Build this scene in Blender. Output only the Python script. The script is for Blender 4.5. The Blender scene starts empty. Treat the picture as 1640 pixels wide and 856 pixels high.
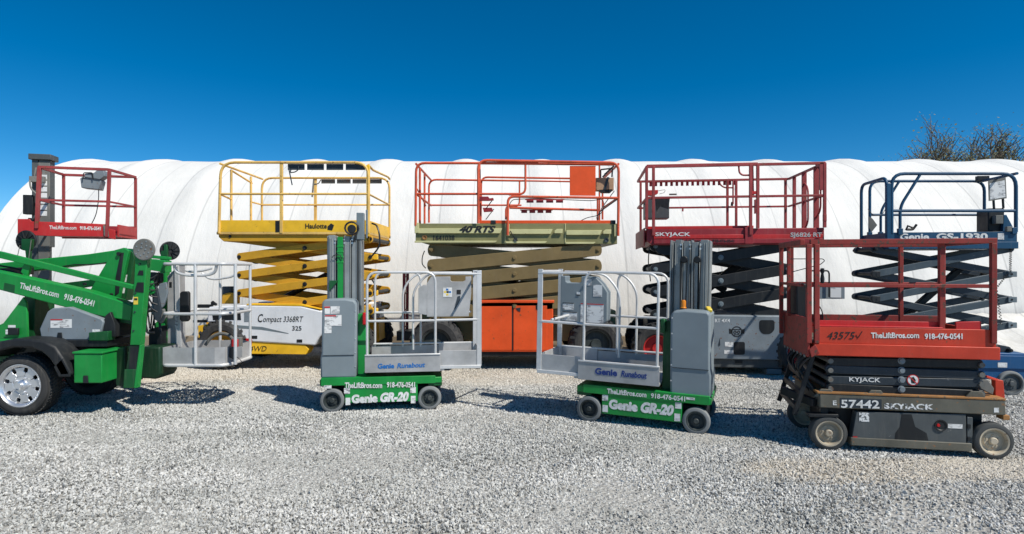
import bpy, bmesh, math, random
from mathutils import Vector, Matrix, Quaternion
PI = math.pi
random.seed(7)
scene = bpy.context.scene
C = scene.collection

# ------------------------------------------------------------------ camera
FPX, CXP, HY, EYE = 950.0, 820.0, 430.0, 1.6
cd = bpy.data.cameras.new('camera'); cam = bpy.data.objects.new('camera', cd); C.objects.link(cam)
cam.location = (0, 0, EYE); cam.rotation_euler = (PI/2, 0, 0)
cd.sensor_width = 36; cd.lens = FPX/1640*36; cd.clip_start = .05; cd.clip_end = 3000
cd.shift_y = (HY-428)/1640
scene.camera = cam
scene.render.resolution_x = 1024; scene.render.resolution_y = 534

# ------------------------------------------------------------------ light
SUN = Vector((.66, -.50, 1.0)).normalized()          # towards the sun
elev = math.asin(SUN.z); azim = math.atan2(SUN.x, SUN.y)
w = bpy.data.worlds.new('World'); scene.world = w; w.use_nodes = True
nt = w.node_tree; nt.nodes.clear()
sky = nt.nodes.new('ShaderNodeTexSky'); sky.sky_type = 'NISHITA'; sky.sun_disc = False
sky.sun_elevation = elev; sky.sun_rotation = azim
sky.altitude = 3500; sky.air_density = 1.0; sky.dust_density = 0.0; sky.ozone_density = 4.0
hs = nt.nodes.new('ShaderNodeHueSaturation'); hs.inputs['Saturation'].default_value = 1.38; hs.inputs['Hue'].default_value = .4925
hs.inputs['Value'].default_value = 1.45
bg = nt.nodes.new('ShaderNodeBackground'); bg.inputs['Strength'].default_value = .073
ow = nt.nodes.new('ShaderNodeOutputWorld')
nt.links.new(sky.outputs[0], hs.inputs['Color']); nt.links.new(hs.outputs[0], bg.inputs[0]); nt.links.new(bg.outputs[0], ow.inputs[0])
sd = bpy.data.lights.new('sun', 'SUN'); sd.energy = 4.9; sd.angle = math.radians(.5); sd.color = (1, .95, .865)
so = bpy.data.objects.new('sun', sd); C.objects.link(so); so.location = (20, -20, 30)
so.rotation_euler = SUN.to_track_quat('Z', 'Y').to_euler()
scene.view_settings.view_transform = 'Standard'; scene.view_settings.look = 'None'
scene.view_settings.exposure = .12; scene.view_settings.gamma = 1

# ------------------------------------------------------------------ materials
MATS = {}
def nodes(name):
    m = bpy.data.materials.new(name); m.use_nodes = True
    t = m.node_tree; b = t.nodes['Principled BSDF']; MATS[name] = m
    return m, t, b
def N(t, typ, **kw):
    n = t.nodes.new(typ)
    for k, v in kw.items():
        if k.startswith('i_'):
            n.inputs[k[2:].replace('_', ' ')].default_value = v
        else: setattr(n, k, v)
    return n
def mixc(t, fac, a, b, mode='MIX'):
    n = t.nodes.new('ShaderNodeMix'); n.data_type = 'RGBA'; n.blend_type = mode
    for k, v in ((0, fac), (6, a), (7, b)):
        if hasattr(v, 'links'): t.links.new(v, n.inputs[k])
        elif k == 0: n.inputs[0].default_value = v
        else: n.inputs[k].default_value = (*v, 1) if len(v) == 3 else v
    return n.outputs[2]
def ramp(t, src, p0, p1, c0=(0,0,0), c1=(1,1,1)):
    r = t.nodes.new('ShaderNodeValToRGB'); t.links.new(src, r.inputs[0])
    e = r.color_ramp.elements; e[0].position = p0; e[1].position = p1
    e[0].color = (*c0, 1); e[1].color = (*c1, 1)
    return r.outputs[0]
def paint(name, col, rough=.45, metal=0, wear=.35, rust=(.16,.07,.03), chips=.0, dust=.25, scale=1.0, spec=.5):
    """painted or bare metal with faded areas, dust, scuffs and chips"""
    m, t, b = nodes(name)
    dust *= .75
    tc = N(t, 'ShaderNodeTexCoord'); src = tc.outputs['Object']
    n1 = N(t, 'ShaderNodeTexNoise', i_Scale=2.3*scale, i_Detail=6, i_Roughness=.65); t.links.new(src, n1.inputs['Vector'])
    n2 = N(t, 'ShaderNodeTexNoise', i_Scale=19*scale, i_Detail=8, i_Roughness=.7); t.links.new(src, n2.inputs['Vector'])
    mp = N(t, 'ShaderNodeMapping'); mp.inputs['Scale'].default_value = (22*scale, 22*scale, 2.2*scale); t.links.new(src, mp.inputs[0])
    n3 = N(t, 'ShaderNodeTexNoise', i_Scale=1.0, i_Detail=5, i_Roughness=.7); t.links.new(mp.outputs[0], n3.inputs['Vector'])
    dark = tuple(c*(1-wear*.55) for c in col); lite = tuple(min(1, c*(1+wear*.28)+wear*.012) for c in col)
    c = mixc(t, ramp(t, n1.outputs[0], .35, .68), dark, lite)
    c = mixc(t, ramp(t, n3.outputs[0], .52, .8, (0,0,0), (dust, dust, dust)), c, (.30, .27, .22))
    if chips > 0:
        c = mixc(t, ramp(t, n2.outputs[0], .672-chips*.25, .69-chips*.25), c, rust)
    t.links.new(c, b.inputs['Base Color'])
    b.inputs['Metallic'].default_value = metal
    b.inputs['Specular IOR Level'].default_value = spec*.75
    rr = N(t, 'ShaderNodeMapRange'); rr.inputs[3].default_value = rough-.1; rr.inputs[4].default_value = min(1, rough+.22)
    t.links.new(n2.outputs[0], rr.inputs[0]); t.links.new(rr.outputs[0], b.inputs['Roughness'])
    bp = N(t, 'ShaderNodeBump', i_Strength=.12, i_Distance=.004); t.links.new(n1.outputs[0], bp.inputs['Height']); t.links.new(bp.outputs[0], b.inputs['Normal'])
    return m
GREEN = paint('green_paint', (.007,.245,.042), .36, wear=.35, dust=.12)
GREEND = paint('deep_green_with_shade', (.003,.075,.018), .4, wear=.4, dust=.18)  # dark green, deepened to hold the shade between the trailer parts
ALU = paint('bare_aluminium', (.66,.66,.65), .38, metal=.3, wear=.35, dust=.12)
ALUP = paint('aluminium_plate', (.44,.44,.435), .45, metal=.25, wear=.5, dust=.25)
MAST = paint('extruded_mast_metal', (.28,.30,.295), .4, metal=.3, wear=.45, dust=.15)
GREYP = paint('grey_plastic', (.20,.24,.26), .5, wear=.18, dust=.14)
GREYB = paint('grey_panel_paint', (.20,.235,.26), .5, wear=.35, chips=.2, dust=.25)
YEL = paint('yellow_paint', (.86,.50,.022), .42, wear=.35, chips=.12, dust=.18)
YELP = paint('faded_yellow_rail', (.78,.50,.14), .5, wear=.5, chips=.25, dust=.3)
YELD = paint('shade_dark_yellow', (.62,.33,.02), .5, wear=.35, chips=.08, dust=.12)  # yellow darkened to carry the shade under the platform
ORG = paint('orange_paint', (.76,.085,.012), .45, wear=.28, chips=.10, dust=.06)
ORGR = paint('faded_orange_rail', (.66,.10,.04), .5, wear=.5, chips=.22, dust=.22)
CREAM = paint('olive_cream_paint', (.22,.21,.09), .5, wear=.35, chips=.08, dust=.15)
CREAML = paint('pale_sunlit_cream', (.60,.57,.29), .5, wear=.3, chips=.08, dust=.12)  # pale cream with the sunlight on the deck ledges put into it
CREAMD = paint('olive_tan_arm', (.20,.14,.055), .5, wear=.3, chips=.05, dust=.15)
RED = paint('red_paint', (.50,.022,.022), .42, wear=.4, chips=.14, dust=.18)
REDR = paint('faded_red_rail', (.33,.045,.045), .5, wear=.55, chips=.25, dust=.28)
REDD = paint('deep_red_paint', (.30,.022,.03), .45, wear=.45, chips=.12, dust=.18)
REDO = paint('orange_red_paint', (.54,.045,.017), .45, wear=.4, chips=.12, dust=.1)
REDB = paint('rusty_red_rail', (.27,.030,.022), .55, wear=.6, rust=(.09,.05,.035), chips=.45, dust=.12)
BLUE = paint('blue_paint', (.006,.062,.135), .42, wear=.4, chips=.08, dust=.14)
BLUEB = paint('bright_blue_paint', (.008,.075,.20), .42, wear=.3, dust=.12)
BLK = paint('black_steel', (.010,.012,.014), .45, wear=.5, dust=.1)
SLATE = paint('slate_steel', (.028,.040,.052), .45, wear=.5, chips=.05, rust=(.2,.2,.2), dust=.12)
SLATB = paint('blue_grey_arm', (.055,.078,.095), .45, wear=.5, chips=.1, rust=(.22,.22,.22), dust=.2)
SLATL = paint('grey_scissor_steel', (.16,.20,.22), .5, wear=.4, chips=.1, dust=.2)
CHAR = paint('charcoal_panel', (.075,.085,.088), .5, wear=.4, chips=.1, rust=(.2,.2,.19), dust=.22)
DECKG = paint('weathered_deck_steel', (.12,.115,.09), .6, wear=.5, chips=.25, rust=(.28,.13,.05), dust=.25)
RUSTY = paint('rusty_edge', (.34,.16,.05), .7, wear=.6, chips=.4, rust=(.14,.10,.06), dust=.2)
WHT = paint('white_paint', (.74,.76,.78), .4, wear=.14, dust=.18)
MOSS = paint('weathered_grey_steel', (.17,.17,.155), .6, wear=.6, chips=.25, dust=.35)
RUB = paint('tyre_rubber', (.045,.045,.045), .8, wear=.5, dust=.35, spec=.3)
TYD = paint('dark_solid_tyre', (.060,.064,.064), .75, wear=.4, dust=.4, spec=.3)
GDK = paint('shaded_green_housing', (.002,.028,.009), .45, wear=.4, dust=.15)  # green taken near black; the shadow around the outrigger leg is in the colour
GRUB = paint('grey_tyre', (.19,.20,.20), .75, wear=.35, dust=.35, spec=.3)
RIMC = paint('worn_cream_rim', (.46,.40,.30), .5, wear=.45, chips=.2, dust=.3)
RIMD = paint('dark_hub', (.035,.045,.045), .5, wear=.4, dust=.25)
CHR = paint('bright_wheel_steel', (.72,.73,.75), .28, metal=.8, wear=.2, dust=.1)
BLKP = paint('black_plastic', (.010,.012,.014), .5, wear=.3, dust=.14)
LENS = paint('red_lens', (.5,.01,.012), .25, wear=.2, dust=.05)
WOOD = paint('weathered_timber', (.30,.24,.17), .85, wear=.6, dust=.3, spec=.2)
CARD = paint('cardboard', (.42,.27,.17), .85, wear=.3, dust=.1, spec=.2)
def flat(name, col, rough=.5, **k):
    m, t, b = nodes(name); b.inputs['Base Color'].default_value = (*col, 1); b.inputs['Roughness'].default_value = rough
    return m
TXW, t_, b_ = nodes('white_lettering')
tc_ = N(t_, 'ShaderNodeTexCoord'); n_ = N(t_, 'ShaderNodeTexNoise', i_Scale=24, i_Detail=6, i_Roughness=.7); t_.links.new(tc_.outputs['Object'], n_.inputs['Vector'])
t_.links.new(mixc(t_, ramp(t_, n_.outputs[0], .42, .64), (.76,.77,.76), (.50,.50,.47)), b_.inputs['Base Color']); b_.inputs['Roughness'].default_value = .6
TXB = flat('blue_lettering', (.015,.14,.42)); TXN = flat('navy_lettering', (.01,.035,.19))
TXK = flat('black_lettering', (.012,.012,.012)); TXG = flat('grey_lettering', (.42,.42,.42)); TXR = flat('red_lettering', (.5,.02,.02))
HOSE = flat('black_hose', (.014,.014,.014), .45)
AMB = flat('amber_lens', (.62,.20,.01), .2)
YELC = flat('yellow_cap', (.75,.55,.06), .4)
STONEP = flat('tar_black', (.01,.01,.01), .8)
def label_mat(name, head, ink=(.12,.12,.13), paper=(.74,.74,.72)):
    m, t, b = nodes(name)
    tc = N(t, 'ShaderNodeTexCoord'); mp = N(t, 'ShaderNodeMapping'); mp.inputs['Rotation'].default_value = (PI/2, 0, 0)
    t.links.new(tc.outputs['Object'], mp.inputs[0])
    br = N(t, 'ShaderNodeTexBrick', i_Scale=26, i_Mortar_Size=.012, i_Row_Height=.28, i_Brick_Width=1.1)
    br.inputs['Color1'].default_value = (*paper, 1); br.inputs['Color2'].default_value = (*ink, 1); br.inputs['Mortar'].default_value = (*paper, 1)
    br.inputs['Bias'].default_value = -.15
    t.links.new(mp.outputs[0], br.inputs['Vector'])
    n = N(t, 'ShaderNodeTexNoise', i_Scale=11, i_Detail=2); t.links.new(tc.outputs['Object'], n.inputs['Vector'])
    c = mixc(t, ramp(t, n.outputs[0], .46, .54), paper, br.outputs[0])
    t.links.new(c, b.inputs['Base Color']); b.inputs['Roughness'].default_value = .45
    return m
LAB = label_mat('printed_label', 0)
# worn lettering: flakes let the paint under it show
m_, t_, b_ = nodes('flaking_white_lettering')
tc_ = N(t_, 'ShaderNodeTexCoord'); n_ = N(t_, 'ShaderNodeTexNoise', i_Scale=38, i_Detail=5); t_.links.new(tc_.outputs['Object'], n_.inputs['Vector'])
t_.links.new(mixc(t_, ramp(t_, n_.outputs[0], .5, .54), (.7,.71,.7), (.11,.12,.12)), b_.inputs['Base Color'])
TXF = m_
# tent fabric
FAB, t, b = nodes('white_tent_fabric')
tc = N(t, 'ShaderNodeTexCoord')
n1 = N(t, 'ShaderNodeTexNoise', i_Scale=.7, i_Detail=7, i_Roughness=.6); t.links.new(tc.outputs['Object'], n1.inputs['Vector'])
mp = N(t, 'ShaderNodeMapping'); mp.inputs['Scale'].default_value = (1.2, .5, .5); t.links.new(tc.outputs['Object'], mp.inputs[0])
n2 = N(t, 'ShaderNodeTexNoise', i_Scale=1.6, i_Detail=6, i_Roughness=.62); t.links.new(mp.outputs[0], n2.inputs['Vector'])
c = mixc(t, ramp(t, n1.outputs[0], .3, .75), (.72,.71,.675), (.62,.61,.575))
c = mixc(t, ramp(t, n2.outputs[0], .5, .85, (0,0,0), (.10,.10,.10)), c, (.52,.5,.46))
# mildew towards the hem: splashed dirt that belongs to the cloth
sx = N(t, 'ShaderNodeSeparateXYZ'); t.links.new(tc.outputs['Object'], sx.inputs[0])
mr = N(t, 'ShaderNodeMapRange'); mr.inputs[1].default_value = 1.5; mr.inputs[2].default_value = 0; t.links.new(sx.outputs[2], mr.inputs[0])
n4 = N(t, 'ShaderNodeTexNoise', i_Scale=5.5, i_Detail=9, i_Roughness=.75); t.links.new(tc.outputs['Object'], n4.inputs['Vector'])
mu = N(t, 'ShaderNodeMath', operation='MULTIPLY'); t.links.new(mr.outputs[0], mu.inputs[0]); t.links.new(n4.outputs[0], mu.inputs[1])
c = mixc(t, ramp(t, mu.outputs[0], .22, .62, (0,0,0), (.75,.75,.75)), c, (.42,.40,.35))
# welded seams each side of every hoop sleeve, and one panel join midway
def seam(off, w_):
    a = N(t, 'ShaderNodeMath', operation='ADD'); t.links.new(sx.outputs[0], a.inputs[0]); a.inputs[1].default_value = 101.23-off
    m_ = N(t, 'ShaderNodeMath', operation='PINGPONG'); t.links.new(a.outputs[0], m_.inputs[0]); m_.inputs[1].default_value = 1.0
    r_ = N(t, 'ShaderNodeMapRange'); r_.inputs[1].default_value = w_; r_.inputs[2].default_value = w_*.4; t.links.new(m_.outputs[0], r_.inputs[0]); return r_.outputs[0]
for off, w_, k_ in ((.36,.024,.48), (-.36,.024,.48), (1.0,.018,.32)):
    q_ = N(t, 'ShaderNodeMath', operation='MULTIPLY'); t.links.new(seam(off, w_), q_.inputs[0]); q_.inputs[1].default_value = k_
    c = mixc(t, q_.outputs[0], c, (.36,.36,.35))  # seam lines drawn darker to carry the hoop fold shading too
t.links.new(c, b.inputs['Base Color']); b.inputs['Roughness'].default_value = .75; b.inputs['Specular IOR Level'].default_value = .25
wv = N(t, 'ShaderNodeTexNoise', i_Scale=60, i_Detail=2); t.links.new(tc.outputs['Object'], wv.inputs['Vector'])
bp = N(t, 'ShaderNodeBump', i_Strength=.25, i_Distance=.01); t.links.new(wv.outputs[0], bp.inputs['Height'])
bp2 = N(t, 'ShaderNodeBump', i_Strength=.42, i_Distance=.08); t.links.new(n2.outputs[0], bp2.inputs['Height']); t.links.new(bp.outputs[0], bp2.inputs['Normal'])
t.links.new(bp2.outputs[0], b.inputs['Normal'])
# ground
def tan_mask(t):
    """sandy tracks where the stone has been driven away (world position)"""
    g = N(t, 'ShaderNodeNewGeometry'); s = N(t, 'ShaderNodeSeparateXYZ'); t.links.new(g.outputs['Position'], s.inputs[0])
    mp = N(t, 'ShaderNodeMapping'); mp.inputs['Scale'].default_value = (.35, 1.0, 0); t.links.new(g.outputs['Position'], mp.inputs[0])
    n = N(t, 'ShaderNodeTexNoise', i_Scale=1.3, i_Detail=6, i_Roughness=.6); t.links.new(mp.outputs[0], n.inputs['Vector'])
    far = N(t, 'ShaderNodeMapRange'); far.inputs[1].default_value = 7.4; far.inputs[2].default_value = 8.8; t.links.new(s.outputs[1], far.inputs[0])
    # the strip in front of the near scissor lift
    a = N(t, 'ShaderNodeMath', operation='SUBTRACT'); t.links.new(s.outputs[1], a.inputs[0]); a.inputs[1].default_value = 4.72
    a2 = N(t, 'ShaderNodeMath', operation='ABSOLUTE'); t.links.new(a.outputs[0], a2.inputs[0])
    a3 = N(t, 'ShaderNodeMapRange'); a3.inputs[1].default_value = .42; a3.inputs[2].default_value = .05; t.links.new(a2.outputs[0], a3.inputs[0])
    bx = N(t, 'ShaderNodeMapRange'); bx.inputs[1].default_value = 1.6; bx.inputs[2].default_value = 2.3; t.links.new(s.outputs[0], bx.inputs[0])
    pr = N(t, 'ShaderNodeMath', operation='MULTIPLY'); t.links.new(a3.outputs[0], pr.inputs[0]); t.links.new(bx.outputs[0], pr.inputs[1])
    mx = N(t, 'ShaderNodeMath', operation='MAXIMUM'); t.links.new(pr.outputs[0], mx.inputs[0])
    f2 = N(t, 'ShaderNodeMath', operation='MULTIPLY'); t.links.new(far.outputs[0], f2.inputs[0]); f2.inputs[1].default_value = .55
    t.links.new(f2.outputs[0], mx.inputs[1])
    su = N(t, 'ShaderNodeMath', operation='ADD'); t.links.new(mx.outputs[0], su.inputs[0]); t.links.new(n.outputs[0], su.inputs[1])
    return ramp(t, su.outputs[0], .70, 1.7)
GND, t, b = nodes('gravel_ground')
tc = N(t, 'ShaderNodeTexCoord')
vo = N(t, 'ShaderNodeTexVoronoi', i_Scale=34); t.links.new(tc.outputs['Object'], vo.inputs['Vector'])
n1 = N(t, 'ShaderNodeTexNoise', i_Scale=60, i_Detail=4); t.links.new(tc.outputs['Object'], n1.inputs['Vector'])
c = mixc(t, vo.outputs['Color'], (.34,.33,.30), (.52,.51,.47))
c = mixc(t, ramp(t, n1.outputs[0], .35, .6), (.26,.25,.225), c)
c = mixc(t, tan_mask(t), c, (.47,.43,.36))
t.links.new(c, b.inputs['Base Color']); b.inputs['Roughness'].default_value = .9
bp = N(t, 'ShaderNodeBump', i_Strength=1, i_Distance=.015); t.links.new(vo.outputs['Distance'], bp.inputs['Height']); t.links.new(bp.outputs[0], b.inputs['Normal'])
STO, t, b = nodes('crushed_limestone')
oi = N(t, 'ShaderNodeObjectInfo')
r = t.nodes.new('ShaderNodeValToRGB'); t.links.new(oi.outputs['Random'], r.inputs[0])
e = r.color_ramp.elements; e[0].position = 0; e[0].color = (.10,.10,.095,1); e[1].position = 1; e[1].color = (.70,.69,.64,1)
for p, cc in ((.12,(.29,.29,.275,1)), (.35,(.46,.455,.43,1)), (.6,(.54,.535,.505,1)), (.85,(.63,.62,.59,1))):
    q = e.new(p); q.color = cc
g = N(t, 'ShaderNodeNewGeometry'); mp = N(t, 'ShaderNodeMapping'); mp.inputs['Scale'].default_value = (.45, 1.5, 1); mp.inputs['Rotation'].default_value = (0,0,.12); t.links.new(g.outputs['Position'], mp.inputs[0])
n = N(t, 'ShaderNodeTexNoise', i_Scale=1.0, i_Detail=6, i_Roughness=.6); t.links.new(mp.outputs[0], n.inputs['Vector'])
c = mixc(t, ramp(t, n.outputs[0], .38, .62), mixc(t, 1.0, r.outputs[0], (.76,.77,.76), 'MULTIPLY'), r.outputs[0])
c = mixc(t, tan_mask(t), c, mixc(t, .55, r.outputs[0], (.55,.49,.39)))
t.links.new(c, b.inputs['Base Color']); b.inputs['Roughness'].default_value = .85
BARK = paint('grey_bark', (.15,.12,.09), .9, wear=.5, dust=.1, spec=.1)
LEAF, t, b = nodes('spring_leaves')
g = N(t, 'ShaderNodeNewGeometry'); n = N(t, 'ShaderNodeTexNoise', i_Scale=3.5, i_Detail=3); t.links.new(g.outputs['Position'], n.inputs['Vector'])
t.links.new(mixc(t, ramp(t, n.outputs[0], .35, .65), (.075,.085,.035), (.16,.17,.07)), b.inputs['Base Color']); b.inputs['Roughness'].default_value = .8

# ------------------------------------------------------------------ object helpers
def tag(o, label=None, cat=None, group=None, kind=None):
    for k, v in (('label', label), ('category', cat), ('group', group), ('kind', kind)):
        if v: o[k] = v
    return o
class MB:
    """collects shapes for ONE mesh object"""
    def __init__(s): s.v = []; s.f = []
    def add(s, vs, fs):
        o = len(s.v); s.v += [tuple(v) for v in vs]; s.f += [tuple(i+o for i in f) for f in fs]; return s
    def box(s, x0, x1, y0, y1, z0, z1):
        return s.add([(x0,y0,z0),(x1,y0,z0),(x1,y1,z0),(x0,y1,z0),(x0,y0,z1),(x1,y0,z1),(x1,y1,z1),(x0,y1,z1)],
                     [(0,3,2,1),(4,5,6,7),(0,1,5,4),(1,2,6,5),(2,3,7,6),(3,0,4,7)])
    def prism(s, poly, y0, y1):
        """poly in (x,z), extruded along y"""
        a = sum(poly[i][0]*poly[(i+1)%len(poly)][1]-poly[(i+1)%len(poly)][0]*poly[i][1] for i in range(len(poly)))
        if a < 0: poly = poly[::-1]
        n = len(poly)
        return s.add([(x,y0,z) for x,z in poly]+[(x,y1,z) for x,z in poly],
                     [tuple(range(n)), tuple(range(2*n-1, n-1, -1))]+[(i, i+n, (i+1)%n+n, (i+1)%n) for i in range(n)])
    def bar(s, p0, p1, w, h, up=(0,0,1)):
        """box beam; w sideways, h along up"""
        p0, p1 = Vector(p0), Vector(p1); d = (p1-p0).normalized(); u = Vector(up)
        if abs(d.dot(u)) > .98: u = Vector((0,1,0))
        sd_ = d.cross(u).normalized(); u = sd_.cross(d).normalized()
        vs = []
        for p in (p0, p1):
            for a, b2 in ((-1,-1),(1,-1),(1,1),(-1,1)): vs.append(p+sd_*a*w/2+u*b2*h/2)
        return s.add(vs, [(3,2,1,0),(4,5,6,7),(0,1,5,4),(1,2,6,5),(2,3,7,6),(3,0,4,7)])
    def tube(s, pts, r, n=10, fil=0, closed=False):
        P = [Vector(p) for p in pts]
        if fil: P = fillet(P, fil, closed)
        ds = []
        for i in range(len(P)):
            a = P[i-1] if (i or closed) else P[i]; b2 = P[(i+1)%len(P)] if (i < len(P)-1 or closed) else P[i]
            d = (b2-a); ds.append(d.normalized() if d.length > 1e-9 else Vector((0,0,1)))
        u = Vector((0,0,1)) if abs(ds[0].z) < .9 else Vector((1,0,0))
        u = (u-ds[0]*u.dot(ds[0])).normalized(); vs = []
        for i, p in enumerate(P):
            u = (u-ds[i]*u.dot(ds[i])).normalized(); v2 = ds[i].cross(u)
            for k in range(n):
                a = 2*PI*k/n; vs.append(p+u*math.cos(a)*r+v2*math.sin(a)*r)
        fs = []; m = len(P)
        for i in range(m if closed else m-1):
            j = (i+1) % m
            for k in range(n): fs.append((i*n+k, i*n+(k+1)%n, j*n+(k+1)%n, j*n+k))
        if not closed: fs += [tuple(range(n-1,-1,-1)), tuple(range((m-1)*n, m*n))]
        return s.add(vs, fs)
    def lathe(s, prof, c, axis='y', n=32):
        """prof: (radius, offset along axis) points; closed at both ends when radius 0"""
        vs = []; fs = []; m = len(prof)
        for r_, o in prof:
            for k in range(n):
                a = 2*PI*k/n; x, z = r_*math.cos(a), r_*math.sin(a)
                vs.append((c[0]+x, c[1]+o, c[2]+z) if axis == 'y' else ((c[0]+o, c[1]+x, c[2]+z) if axis == 'x' else (c[0]+x, c[1]+z, c[2]+o)))
        ring = abs(prof[0][0]-prof[-1][0]) < 1e-5 and prof[0][0] > 0 and m > 2
        for i in range(m if ring else m-1):
            j = (i+1) % m
            for k in range(n): fs.append((i*n+k, i*n+(k+1)%n, j*n+(k+1)%n, j*n+k))
        if not ring: fs += [tuple(range(n-1,-1,-1)), tuple(range((m-1)*n, m*n))]
        return s.add(vs, fs)
    def build(s, name, mat, parent=None, bev=0, ang=35):
        me = bpy.data.meshes.new(name); me.from_pydata(s.v, [], s.f); me.update()
        bm = bmesh.new(); bm.from_mesh(me); bmesh.ops.recalc_face_normals(bm, faces=bm.faces); bm.to_mesh(me); bm.free()
        for p in me.polygons: p.use_smooth = True
        me.set_sharp_from_angle(angle=math.radians(ang))
        me.materials.append(mat)
        o = bpy.data.objects.new(name, me); C.objects.link(o)
        if parent: o.parent = parent
        if bev:
            b3 = o.modifiers.new('bevel', 'BEVEL'); b3.width = bev; b3.segments = 2; b3.limit_method = 'ANGLE'; b3.angle_limit = math.radians(40)
        return o
def fillet(P, r, closed=False, k=5):
    out = []; n = len(P)
    for i, p in enumerate(P):
        if not closed and i in (0, n-1): out.append(p); continue
        a, b2 = P[i-1]-p, P[(i+1)%n]-p; q = min(r, a.length*.49, b2.length*.49)
        s0, s1 = p+a.normalized()*q, p+b2.normalized()*q
        for j in range(k+1):
            u = j/k; out.append(s0*(1-u)**2+p*2*u*(1-u)+s1*u*u)
    return out
class Frame:
    """a machine standing at (x,y) turned by yaw; p() finds the point of the machine's own plane y=c seen at a place of the survey photo"""
    def __init__(s, name, x, y, yaw, label, cat, group=None):
        s.o = bpy.data.objects.new(name, None); C.objects.link(s.o); s.o.location = (x, y, 0); s.o.rotation_euler = (0, 0, math.radians(yaw))
        s.o.empty_display_size = .2
        tag(s.o, label, cat, group); s.x, s.y, s.a = x, y, math.radians(yaw)
    def p(s, px, py, c):
        dx, dz = (px-CXP)/FPX, (HY-py)/FPX
        nx, ny = -math.sin(s.a), math.cos(s.a)
        t = (nx*s.x+ny*s.y+c)/(nx*dx+ny)
        return (math.cos(s.a)*(dx*t-s.x)+math.sin(s.a)*(t-s.y), c, EYE+dz*t)
    def poly(s, pts, c): return [(q[0], q[2]) for q in (s.p(a, b2, c) for a, b2 in pts)]
    def plate(s, name, mat, pts, c, th, parent=None, bev=.004):
        return MB().prism(s.poly(pts, c), c, c+th).build(name, mat, parent or s.o, bev)
    def rail(s, name, mat, pts, c, r, fil=.08, parent=None, n=10):
        """pts (px,py) or (px,py,c)"""
        return MB().tube([s.p(q[0], q[1], q[2] if len(q) > 2 else c) for q in pts], r, n, fil).build(name, mat, parent or s.o)
FONT = bpy.data.curves
def lettering(name, txt, mat, parent, p0, p1, h, bold=.0, shear=0, depth=.0012):
    """text fitted from p0 to p1 (bottom corners) with cap height h, standing on the plane y=p0.y"""
    cu = bpy.data.curves.new('t', 'FONT'); cu.body = txt; cu.extrude = .0008; cu.offset = bold; cu.shear = shear; cu.resolution_u = 3
    ob = bpy.data.objects.new('t', cu); C.objects.link(ob)
    bpy.context.view_layer.update()
    me = bpy.data.meshes.new_from_object(ob.evaluated_get(bpy.context.evaluated_depsgraph_get()))
    bpy.data.objects.remove(ob); bpy.data.curves.remove(cu)
    xs = [v.co.x for v in me.vertices]; x0, x1 = min(xs), max(xs)
    p0, p1 = Vector(p0), Vector(p1); u = p1-p0; un = u.normalized(); up = Vector((0,1,0)).cross(un)*-1
    if up.z < 0: up = -up
    out = Vector((0,-1,0))
    for v in me.vertices:
        a, b2, d = v.co; v.co = p0+u*((a-x0)/(x1-x0))+up*(b2/.69*h)+out*(depth+d)
    me.materials.clear(); me.materials.append(mat)
    o = bpy.data.objects.new(name, me); C.objects.link(o); o.parent = parent
    return o
def ftext(F, txt, mat, px0, px1, pyb, hpx, c, parent=None, pyb1=None, **k):
    a = F.p(px0, pyb, c); b2 = F.p(px1, pyb1 if pyb1 is not None else pyb, c); h = a[2]-F.p(px0, pyb+hpx, c)[2]
    return lettering('lettering', txt, mat, parent or F.o, a, b2, h, **k)
def sticker(F, px0, py0, px1, py1, c, parent=None, mat=None, name='label_sticker'):
    a, b2 = F.p(px0, py0, c), F.p(px1, py1, c)
    return MB().box(min(a[0],b2[0]), max(a[0],b2[0]), c-.0018, c-.0002, b2[2], a[2]).build(name, mat or LAB, parent or F.o)
def lbox(F, name, mat, px0, py0, px1, py1, c, depth, parent=None, bev=.004):
    a, b2 = F.p(px0, py0, c), F.p(px1, py1, c)
    return MB().box(a[0], b2[0], c, c+depth, b2[2], a[2]).build(name, mat, parent or F.o, bev)
def wheel(parent, x, y, z, r, w_, tyre=GRUB, rim=RIMD, dish=.03, rr=.72, hub=.03):
    """outer face towards -y; y = outer face plane"""
    e = min(.02, w_*.2)
    ty = [(r*rr, .004), (r*rr+.004, 0), (r-e*1.3, .0), (r-e*.4, e*.35), (r, e), (r, w_-e), (r-e*.4, w_-e*.35), (r-e, w_), (r*rr, w_)]
    wh = MB().lathe([(0,dish-hub),(r*.16,dish-hub),(r*.2,dish-hub+.006),(r*.2,dish),(r*.42,dish),(r*.46,dish+.008),(r*rr-.022,dish+.01),(r*rr-.012,.004),(r*rr,.001),(r*rr,w_-.01),(0,w_-.01)], (x,y,z), n=40)
    for k in range(5):
        a = 2*PI*k/5+.3; wh.lathe([(.008,-.008),(.008,.004)], (x+math.cos(a)*r*.31, y+dish, z+math.sin(a)*r*.31), n=6)
    wo = wh.build('wheel', rim, parent)
    MB().lathe(ty, (x,y,z), n=48).build('tyre', tyre, wo)
    return wo
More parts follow.
